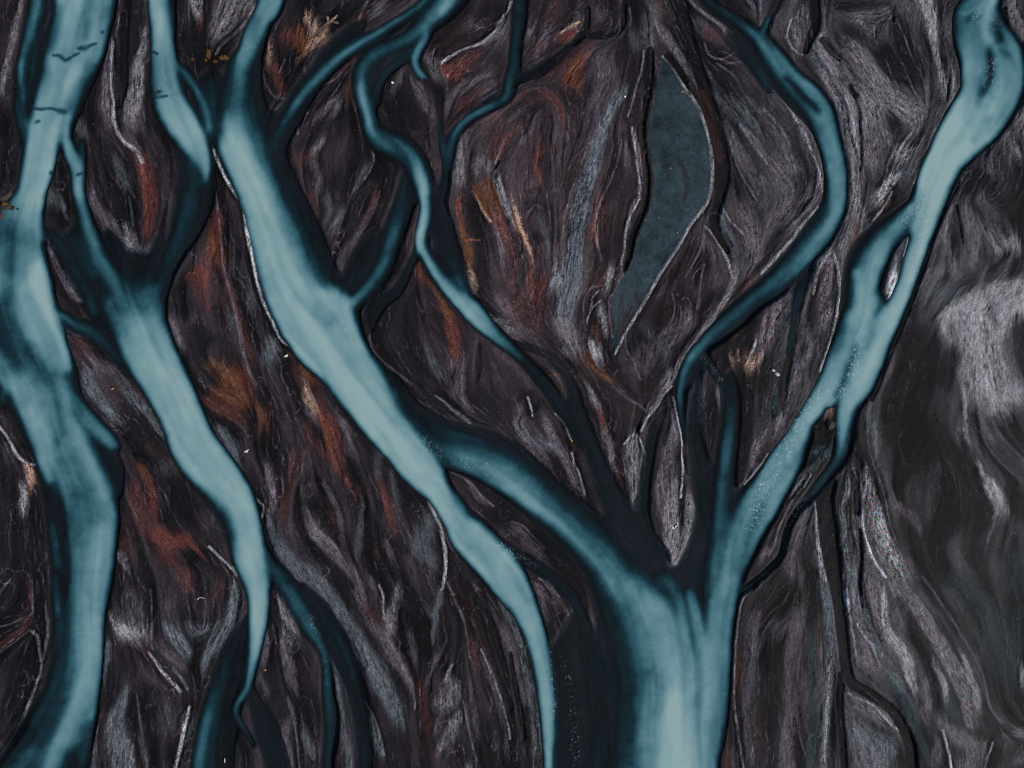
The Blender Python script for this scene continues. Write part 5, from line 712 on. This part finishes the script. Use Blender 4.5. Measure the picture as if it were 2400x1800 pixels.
def plain_mat():
    m, nt, b, out = newmat('plain_silt'); L = nt.links.new
    tc = N(nt, 'ShaderNodeTexCoord'); mp = N(nt, 'ShaderNodeMapping'); mp.inputs['Scale'].default_value = (1, .25, 1)
    no = N(nt, 'ShaderNodeTexNoise'); no.inputs['Scale'].default_value = .05; no.inputs['Detail'].default_value = 10; no.inputs['Distortion'].default_value = 1.0
    L(tc.outputs['Object'], mp.inputs[0]); L(mp.outputs[0], no.inputs['Vector'])
    cr = N(nt, 'ShaderNodeValToRGB'); e = cr.color_ramp.elements
    e[0].position = .38; e[0].color = (.012, .011, .013, 1); e[1].position = .66; e[1].color = (.12, .12, .135, 1)
    x = e.new(.52); x.color = (.04, .033, .036, 1)
    L(no.outputs['Fac'], cr.inputs[0]); L(cr.outputs[0], b.inputs['Base Color']); b.inputs['Roughness'].default_value = .65
    return m
def water_mat():
    m, nt, b, out = newmat('glacial_water'); L = nt.links.new
    at = N(nt, 'ShaderNodeAttribute', attribute_name='silt')          # R silt load, G sparkle on riffles painted as bright specks
    sp = N(nt, 'ShaderNodeSeparateColor'); L(at.outputs['Color'], sp.inputs[0])
    cr = N(nt, 'ShaderNodeValToRGB'); cr.color_ramp.interpolation = 'LINEAR'; e = cr.color_ramp.elements
    def c(r, g, bb): v = lin((r, g, bb))*K; return (float(v[0]), float(v[1]), float(v[2]), 1)
    e[0].position = 0; e[0].color = c(18, 26, 34); e[1].position = 1; e[1].color = c(142, 170, 169)
    for p, col in ((.15, (22, 37, 43)), (.3, (28, 57, 66)), (.45, (45, 85, 96)), (.6, (74, 116, 126)), (.8, (110, 146, 151))):
        x = e.new(p); x.color = c(*col)
    L(sp.outputs[0], cr.inputs[0])
    mix = N(nt, 'ShaderNodeMix', data_type='RGBA'); L(cr.outputs[0], mix.inputs['A']); mix.inputs['B'].default_value = (.62, .72, .75, 1)
    L(sp.outputs[1], mix.inputs['Factor']); L(mix.outputs['Result'], b.inputs['Base Color'])
    b.inputs['Roughness'].default_value = .22; b.inputs['Specular IOR Level'].default_value = .15; b.inputs['IOR'].default_value = 1.33
    tc = N(nt, 'ShaderNodeTexCoord'); no = N(nt, 'ShaderNodeTexNoise'); no.inputs['Scale'].default_value = 3.2; no.inputs['Detail'].default_value = 3
    L(tc.outputs['Object'], no.inputs['Vector'])
    rr = N(nt, 'ShaderNodeMath', operation='MULTIPLY_ADD'); L(sp.outputs[2], rr.inputs[0]); rr.inputs[1].default_value = .35; rr.inputs[2].default_value = .05
    bp = N(nt, 'ShaderNodeBump'); bp.inputs['Distance'].default_value = .12; L(rr.outputs[0], bp.inputs['Strength']); L(no.outputs['Fac'], bp.inputs['Height']); L(bp.outputs[0], b.inputs['Normal'])
    tr = N(nt, 'ShaderNodeBsdfTransparent'); tr.inputs[0].default_value = (.78, .92, .97, 1)
    op = N(nt, 'ShaderNodeMapRange', interpolation_type='SMOOTHSTEP'); op.inputs['From Min'].default_value = 0.0; op.inputs['From Max'].default_value = .42
    op.inputs['To Min'].default_value = .03; op.inputs['To Max'].default_value = 1
    mxv = N(nt, 'ShaderNodeMath', operation='MAXIMUM'); L(sp.outputs[0], mxv.inputs[0]); L(sp.outputs[1], mxv.inputs[1]); L(mxv.outputs[0], op.inputs['Value'])
    ms = N(nt, 'ShaderNodeMixShader'); L(op.outputs[0], ms.inputs[0]); L(tr.outputs[0], ms.inputs[1]); L(b.outputs[0], ms.inputs[2]); L(ms.outputs[0], out.inputs[0])
    return m
def simple(name, col, rough=.8, noise=4.0, var=.5):
    m, nt, b, out = newmat(name); L = nt.links.new
    tc = N(nt, 'ShaderNodeTexCoord'); no = N(nt, 'ShaderNodeTexNoise'); no.inputs['Scale'].default_value = noise; no.inputs['Detail'].default_value = 5
    L(tc.outputs['Object'], no.inputs['Vector'])
    cr = N(nt, 'ShaderNodeValToRGB'); e = cr.color_ramp.elements
    e[0].position = .35; e[0].color = tuple(c*(1-var) for c in col)+(1,); e[1].position = .65; e[1].color = tuple(min(1, c*(1+var)) for c in col)+(1,)
    L(no.outputs['Fac'], cr.inputs[0]); L(cr.outputs[0], b.inputs['Base Color']); b.inputs['Roughness'].default_value = rough
    bp = N(nt, 'ShaderNodeBump'); bp.inputs['Strength'].default_value = .5; L(no.outputs['Fac'], bp.inputs['Height']); L(bp.outputs[0], b.inputs['Normal'])
    return m

# ------------------------------------------------------------------ meshes
VX = ((xx-1200)/M).astype(f4); VY = ((900-yy)/M).astype(f4)
idx = np.arange(NX*NY, dtype=np.int32).reshape(NY, NX)
def grid_mesh(name, zz, cellmask, color, attr, mat):
    """quads of the plan grid where cellmask (NY-1,NX-1) is set, as one smooth mesh"""
    q = np.stack([idx[1:, :-1][cellmask], idx[1:, 1:][cellmask], idx[:-1, 1:][cellmask], idx[:-1, :-1][cellmask]], 1)
    used = np.unique(q); remap = np.full(NX*NY, -1, np.int32); remap[used] = np.arange(len(used), dtype=np.int32)
    q = remap[q]
    me = bpy.data.meshes.new(name)
    me.vertices.add(len(used)); co = np.empty((len(used), 3), f4)
    co[:, 0] = VX.ravel()[used]; co[:, 1] = VY.ravel()[used]; co[:, 2] = zz.ravel()[used]
    me.vertices.foreach_set('co', co.ravel())
    me.loops.add(q.size); me.loops.foreach_set('vertex_index', q.ravel())
    me.polygons.add(len(q)); me.polygons.foreach_set('loop_start', np.arange(0, q.size, 4, dtype=np.int32))
    me.polygons.foreach_set('use_smooth', np.ones(len(q), bool))
    me.update(calc_edges=True)
    a = me.color_attributes.new(attr, 'FLOAT_COLOR', 'POINT')
    cl = np.ones((len(used), 4), f4); cl[:, :3] = color.reshape(-1, 3)[used]
    a.data.foreach_set('color', cl.ravel())
    me.materials.append(mat)
    o = bpy.data.objects.new(name, me); C.objects.link(o); return o
GM = ground_mat(); WM = water_mat()
cellflat = FLAT[:-1, :-1] > .5
def struct(o, label, cat):
    o['kind'] = 'structure'; o['label'] = label; o['category'] = cat; return o
struct(grid_mesh('riverbed', Z, ~cellflat, ALB, 'sediment', GM), 'dark furrowed silt plain streaked with rust and grey between the river channels', 'ground')
struct(grid_mesh('sandbar', Z, cellflat, ALB, 'sediment', GM), 'smooth slate blue leaf shaped silt flat with a pale rim along its right side', 'ground')
SIL = np.stack([Tn, np.clip(RSP, 0, 1), RIF], -1).astype(f4)
wz = np.full_like(Z, 0.0)
wat = (Z < .05) & (blur(WET, 6) > .03)
cellw = wat[:-1, :-1] | wat[1:, :-1] | wat[:-1, 1:] | wat[1:, 1:]
cellw &= (edge[:-1, :-1] > 4)
near = ID.copy()
for _ in range(14):                          # grow channel ids outward so bank cells find their river
    for dy, dx in ((0, 1), (0, -1), (1, 0), (-1, 0)):
        r = np.roll(near, (dy, dx), (0, 1)); near = np.where(near == 0, r, near)
near = np.where(near == 0, 3, near)
for gid, lb in ((1, 'broad milky blue river channel down the far left side'), (2, 'milky channel second from left, fed by two arms, tapering to a point below'),
                (3, 'widest pale channel running from upper left into the thick trunk at the bottom'), (4, 'thin winding dark teal feeder streams at the top centre'),
                (6, 'teal river channel arcing down right of the slate flat'), (7, 'bright rippled river channel from the top right corner into the trunk')):
    m = cellw & (near[:-1, :-1] == gid)
    if m.any(): struct(grid_mesh('water', wz, m, SIL, 'silt', WM), lb, 'water')
# plain beyond the surveyed strip, out to the horizon: a ring sheet that butts against the riverbed
bm = bmesh.new()
ix0, ix1, iy0, iy1 = wx(GX[0]), wx(GX[-1]), wy(GY[-1]), wy(GY[0]); R = 6000.0
inn = [bm.verts.new(p) for p in ((ix0, iy0, 0), (ix1, iy0, 0), (ix1, iy1, 0), (ix0, iy1, 0))]
ot = [bm.verts.new(p) for p in ((-R, -R, 0), (R, -R, 0), (R, R, 0), (-R, R, 0))]
for i in range(4): bm.faces.new((ot[i], ot[(i+1) % 4], inn[(i+1) % 4], inn[i]))
me = bpy.data.meshes.new('plain'); bm.to_mesh(me); me.materials.append(plain_mat())
pl = bpy.data.objects.new('plain', me); C.objects.link(pl); struct(pl, 'dark silt plain stretching away beyond the river braids', 'ground')

# ------------------------------------------------------------------ stones, debris, plants
def ground_z(px, py):
    i = int(round((px-X0)/STEP)); j = int(round((py-Y0)/STEP)); return float(Z[j, i])
def link(name, bm, mat, parent=None, smooth=True):
    me = bpy.data.meshes.new(name); bm.to_mesh(me); bm.free(); me.materials.append(mat)
    if smooth: me.polygons.foreach_set('use_smooth', np.ones(len(me.polygons), bool))
    o = bpy.data.objects.new(name, me); C.objects.link(o)
    if parent: o.parent = parent
    return o
def stone_bm(sx, sy, sz, seed, rough=.25, sub=3, off=(0, 0, 0), rot=0.0):
    r = random.Random(seed); bm = bmesh.new(); bmesh.ops.create_icosphere(bm, subdivisions=sub, radius=1.0)
    ks = [(r.uniform(-1, 1), r.uniform(-1, 1), r.uniform(-1, 1), r.uniform(1.2, 4), r.uniform(0, 6)) for _ in range(7)]
    cuts = [(r.gauss(0, 1), r.gauss(0, 1), r.gauss(0, .7), r.uniform(.55, .85)) for _ in range(6)]
    for v in bm.verts:
        p = v.co.copy(); f = 1+sum(math.sin((a*p.x+b*p.y+c*p.z)*w+ph) for a, b, c, w, ph in ks)*rough/4
        p *= f
        for a, b, c, dd in cuts:
            n = math.sqrt(a*a+b*b+c*c); s = (p.x*a+p.y*b+p.z*c)/n-dd
            if s > 0: p.x -= a/n*s*.85; p.y -= b/n*s*.85; p.z -= c/n*s*.85
        x, y = p.x*sx, p.y*sy
        v.co = (x*math.cos(rot)-y*math.sin(rot)+off[0], x*math.sin(rot)+y*math.cos(rot)+off[1], p.z*sz+off[2])
    return bm
def tag(o, label, cat, group=None):
    o['label'] = label; o['category'] = cat
    if group: o['group'] = group
    return o
def thing(name, px, py, label, cat, group=None, z=None):
    o = bpy.data.objects.new(name, None); C.objects.link(o)
    o.location = (wx(px), wy(py), (max(ground_z(px, py), -.05) if z is None else z)); return tag(o, label, cat, group)
pale_m = simple('pale_stone', (.62, .58, .54), .7, 6, .2); ice_m = simple('white_stone', (.85, .88, .92), .5, 6, .08)
dark_m = simple('dark_basalt', (.022, .021, .024), .7, 3, .5); warm_m = simple('ochre_stone', (.5, .24, .07), .7, 5, .35); moss_m = simple('ochre_moss', (.27, .13, .015), .9, 9, .7)
brown_m = simple('brown_stone', (.030, .026, .024), .8, 4, .4)
def stone(name, px, py, sx, sy, sz, mat, label, cat, seed, group=None, rot=0.0, zz=None):
    o = link(name, stone_bm(sx, sy, sz, seed), mat); o.location = (wx(px), wy(py), (max(ground_z(px, py), -.08) if zz is None else zz)+sz*.35); o.rotation_euler = (0, 0, rot)
    return tag(o, label, cat, group)
stone('stone', 920, 195, .26, .18, .16, ice_m, 'bright white stone alone on dark silt right of the narrow upper bend', 'stone', 1, rot=-.5)
stone('stone', 1464, 228, .22, .17, .14, ice_m, 'white stone at the tip of the long grey silt tongue', 'stone', 2)
stone('stone', 672, 834, .34, .24, .22, pale_m, 'cream stone beside the left bank of the widest river', 'stone', 3, rot=.4)
stone('stone', 1811, 868, .36, .26, .24, pale_m, 'smaller cream stone, upper of the pair between the right hand rivers', 'stone', 4, 'pair of cream stones on dark silt')
stone('stone', 1820, 877, .44, .30, .26, pale_m, 'larger cream stone, lower of the pair between the right hand rivers', 'stone', 5, 'pair of cream stones on dark silt', rot=-.4)
stone('stone', 1598, 217, .2, .13, .1, warm_m, 'yellow pebble near the upper end of the slate silt flat', 'pebble', 6)
stone('stone', 1571, 395, .13, .12, .1, warm_m, 'tiny orange pebble in the middle of the slate silt flat', 'pebble', 7)
stone('stone', 1586, 546, .15, .13, .1, simple('red_stone', (.6, .16, .08), .7, 5, .3), 'red orange pebble on the lower half of the slate silt flat', 'pebble', 8)
stone('stone', 1543, 511, .12, .1, .09, warm_m, 'tiny ochre pebble, right one of two on the lower slate flat', 'pebble', 9)
stone('stone', 1512, 517, .11, .1, .08, pale_m, 'tiny pale pebble at the left edge of the lower slate flat', 'pebble', 10)
stone('stone', 623, 1568, .16, .2, .12, warm_m, 'orange pebble right of where the second river narrows to its tail', 'pebble', 11)
stone('stone', 267, 911, .24, .16, .2, warm_m, 'ochre stone on the pale grey island between the two left rivers', 'stone', 12, rot=.5)
stone('stone', 1956, 739, .2, .14, .12, warm_m, 'orange stone on the pale rim left of the bright right hand river', 'stone', 13)
stone('stone', 1519, 974, .3, .2, .16, pale_m, 'pale stone at the silt tip where two dark channels meet', 'stone', 14)
stone('stone', 1339, 1033, .26, .18, .2, warm_m, 'brown stone alone in the dark teal central stream', 'stone', 15, zz=.0)
# shreds of foam-white debris: short branching crusts
def debris(px, py, segs, mat, label, seed):
    r = random.Random(seed); bm = bmesh.new()
    for (x0, y0, x1, y1, w) in segs:
        n = 7; ring = []
        for k in range(n+1):
            t = k/n; x = (x0+(x1-x0)*t)/M+r.uniform(-.03, .03); y = -(y0+(y1-y0)*t)/M+r.uniform(-.03, .03); ww = w/M*(.5+math.sin(math.pi*t)*.8)*r.uniform(.8, 1.2)
            dx, dy = x1-x0, -(y1-y0); L_ = math.hypot(dx, dy); nx_, ny_ = -dy/L_, dx/L_
            ring.append([bm.verts.new((x+nx_*ww*c, y+ny_*ww*c, .02+.09*s)) for c, s in ((-1, -.6), (-.6, .6), (0, 1), (.6, .6), (1, -.6))])
        for a, b in zip(ring[:-1], ring[1:]):
            for i in range(4): bm.faces.new((a[i], a[i+1], b[i+1], b[i]))
        bm.faces.new(ring[0]); bm.faces.new(ring[-1][::-1])
    bmesh.ops.recalc_face_normals(bm, faces=bm.faces)
    o = link('driftwood', bm, mat); o.location = (wx(px), wy(py), max(ground_z(px, py), 0)+.03); return tag(o, label, 'debris')
debris(1578, 1235, [(-12,2,-5,-5,1.3),(-7,6,0,0,1.4),(-4,-2,4,5,1.2),(2,2,9,-5,1.4),(9,-5,8,-14,.9),(8,-14,11,-26,.6)], ice_m, 'white debris with a thin upright tail on the pointed grey central island', 21)
debris(579, 1056, [(-6,3,0,0,1.0),(0,0,6,-3,1.0),(-3,3,2,3,.8),(0,0,3,4,.7)], ice_m, 'white star shaped scrap of debris right of the second river', 22)
debris(473, 1401, [(-6,-1,0,-2,.8),(0,-2,8,0,.9),(-6,-1,-9,4,.5)], ice_m, 'thin white curl of driftwood on brown silt left of the tapering river', 23)
debris(527, 1782, [(0,-5,0,5,.6)], ice_m, 'single short pale stick near the bottom left edge', 24)
# yellow-brown tufts on the dark islet at the top left
def tuft(px, py, sx, sy, n, label, seed, lean=0.0, ln=.32):
    r = random.Random(seed); t = thing('grass_tuft', px, py, label, 'grass tuft', 'ochre grass tufts on the dark islets'); t.location.z = max(t.location.z, .02)
    link('stone', stone_bm(sx*.95, sy*.95, .2, seed, .4), dark_m, t).name = 'mound'
    bm = bmesh.new()
    for k in range(n):
        a = r.uniform(0, 6.283); q = math.sqrt(r.random()); x = math.cos(a)*q*sx; y = math.sin(a)*q*sy; h = ln*r.uniform(.5, 1.1); d = r.uniform(0, 6.283)
        wv = .022; ex, ey = math.cos(d)*h*.8+lean*.1, math.sin(d)*h*.8; px_, py_ = -math.sin(d)*wv, math.cos(d)*wv; z0 = .12*(1-q)
        v = [bm.verts.new(p) for p in ((x-px_, y-py_, z0), (x+px_, y+py_, z0), (x+ex*.5+px_*.8, y+ey*.5+py_*.8, z0+h*.55), (x+ex*.5-px_*.8, y+ey*.5-py_*.8, z0+h*.55), (x+ex, y+ey, z0+h*.6))]
        bm.faces.new((v[0], v[1], v[2], v[3])); bm.faces.new((v[3], v[2], v[4]))
    link('blades', bm, moss_m, t, False)
    return t
tuft(490, 127, .3, .75, 130, 'tall ochre grass tuft between the two upper left rivers', 31)
tuft(526, 136, .7, .38, 150, 'widest ochre grass tuft, right end of the row near the top left', 32)
tuft(506, 145, .3, .15, 36, 'small low ochre grass tuft between the two largest ones', 33)
tuft(485, 143, .16, .2, 22, 'tiny ochre grass tuft just below the tall one', 34)
tuft(453, 141, .18, .14, 24, 'lone ochre grass tuft farthest left in the row by the second river', 35)
# dark mossy outcrop at the left edge
for k, (px, py, sx, sy, sz, lb) in enumerate([(14,484,1.15,.75,.42,'largest dark mossy boulder in the river at the left edge of the frame'),(2,503,.7,.9,.38,'dark boulder at the very left edge below the largest one'),(10,462,1.3,.6,.36,'dark boulder uppermost in the cluster at the left edge'),(31,488,.45,.3,.24,'small dark boulder at the right end of the left edge cluster'),(42,490,.22,.16,.16,'tiny dark stone in the water just right of the left edge cluster')]):
    o = stone('boulder', px, py, sx, sy, sz, brown_m if k < 3 else dark_m, lb, 'boulder', 50+k, 'dark boulders in the river at the left edge', rot=.3*k, zz=-.02)
tuft(17, 480, .4, .25, 80, 'thin ochre tuft growing on the largest boulder at the left edge', 36, ln=.2).location.z = .42
stone('boulder', 1946, 994, .75, .85, .5, brown_m, 'dark rounded boulder in the gap beside the lower right hand river', 'boulder', 60, zz=.1)
# stones that break the surface in rows and make the riffles
rows = [([(126,130),(133,128),(141,131),(147,137),(153,141),(160,139),(166,135),(172,131),(179,128),(184,113),(191,110),(199,113),(206,110),(213,105),(219,101)],'row of stones across the wide upper left river'),
        ([(76,253),(85,255),(94,256),(103,254),(113,256),(123,254),(140,260),(147,263),(152,260)],'lower row of stones across the upper left river'),
        ([(363,120),(369,126),(363,222),(371,228),(377,225),(385,224),(392,222)],'scatter of stones in the second river near the top'),([(185,408),(191,405),(120,404)],'scatter of stones near the fork of the left rivers')]
def patch(x, y): 
    return 'left' if x < 150 else 'right'
n = 0
proto = None
for ri, (pts, grp) in enumerate(rows):
    for k, (px, py) in enumerate(pts):
        s = random.uniform(.07, .15)
        if proto is None: 
            proto = [link('river_stone', stone_bm(1, .62, .42, 70+q), dark_m) for q in range(4)]; src = proto[0]; o = src
        elif n < 4: o = proto[n]
        else: o = proto[n % 4].copy(); C.objects.link(o)
        o.name = 'river_stone'
        o.location = (wx(px), wy(py), -.02); o.scale = (s*1.5, s, s); o.rotation_euler = (0, 0, random.uniform(-.4, .9))
        tag(o, 'small dark wet stone in the '+grp, 'stone', grp); n += 1
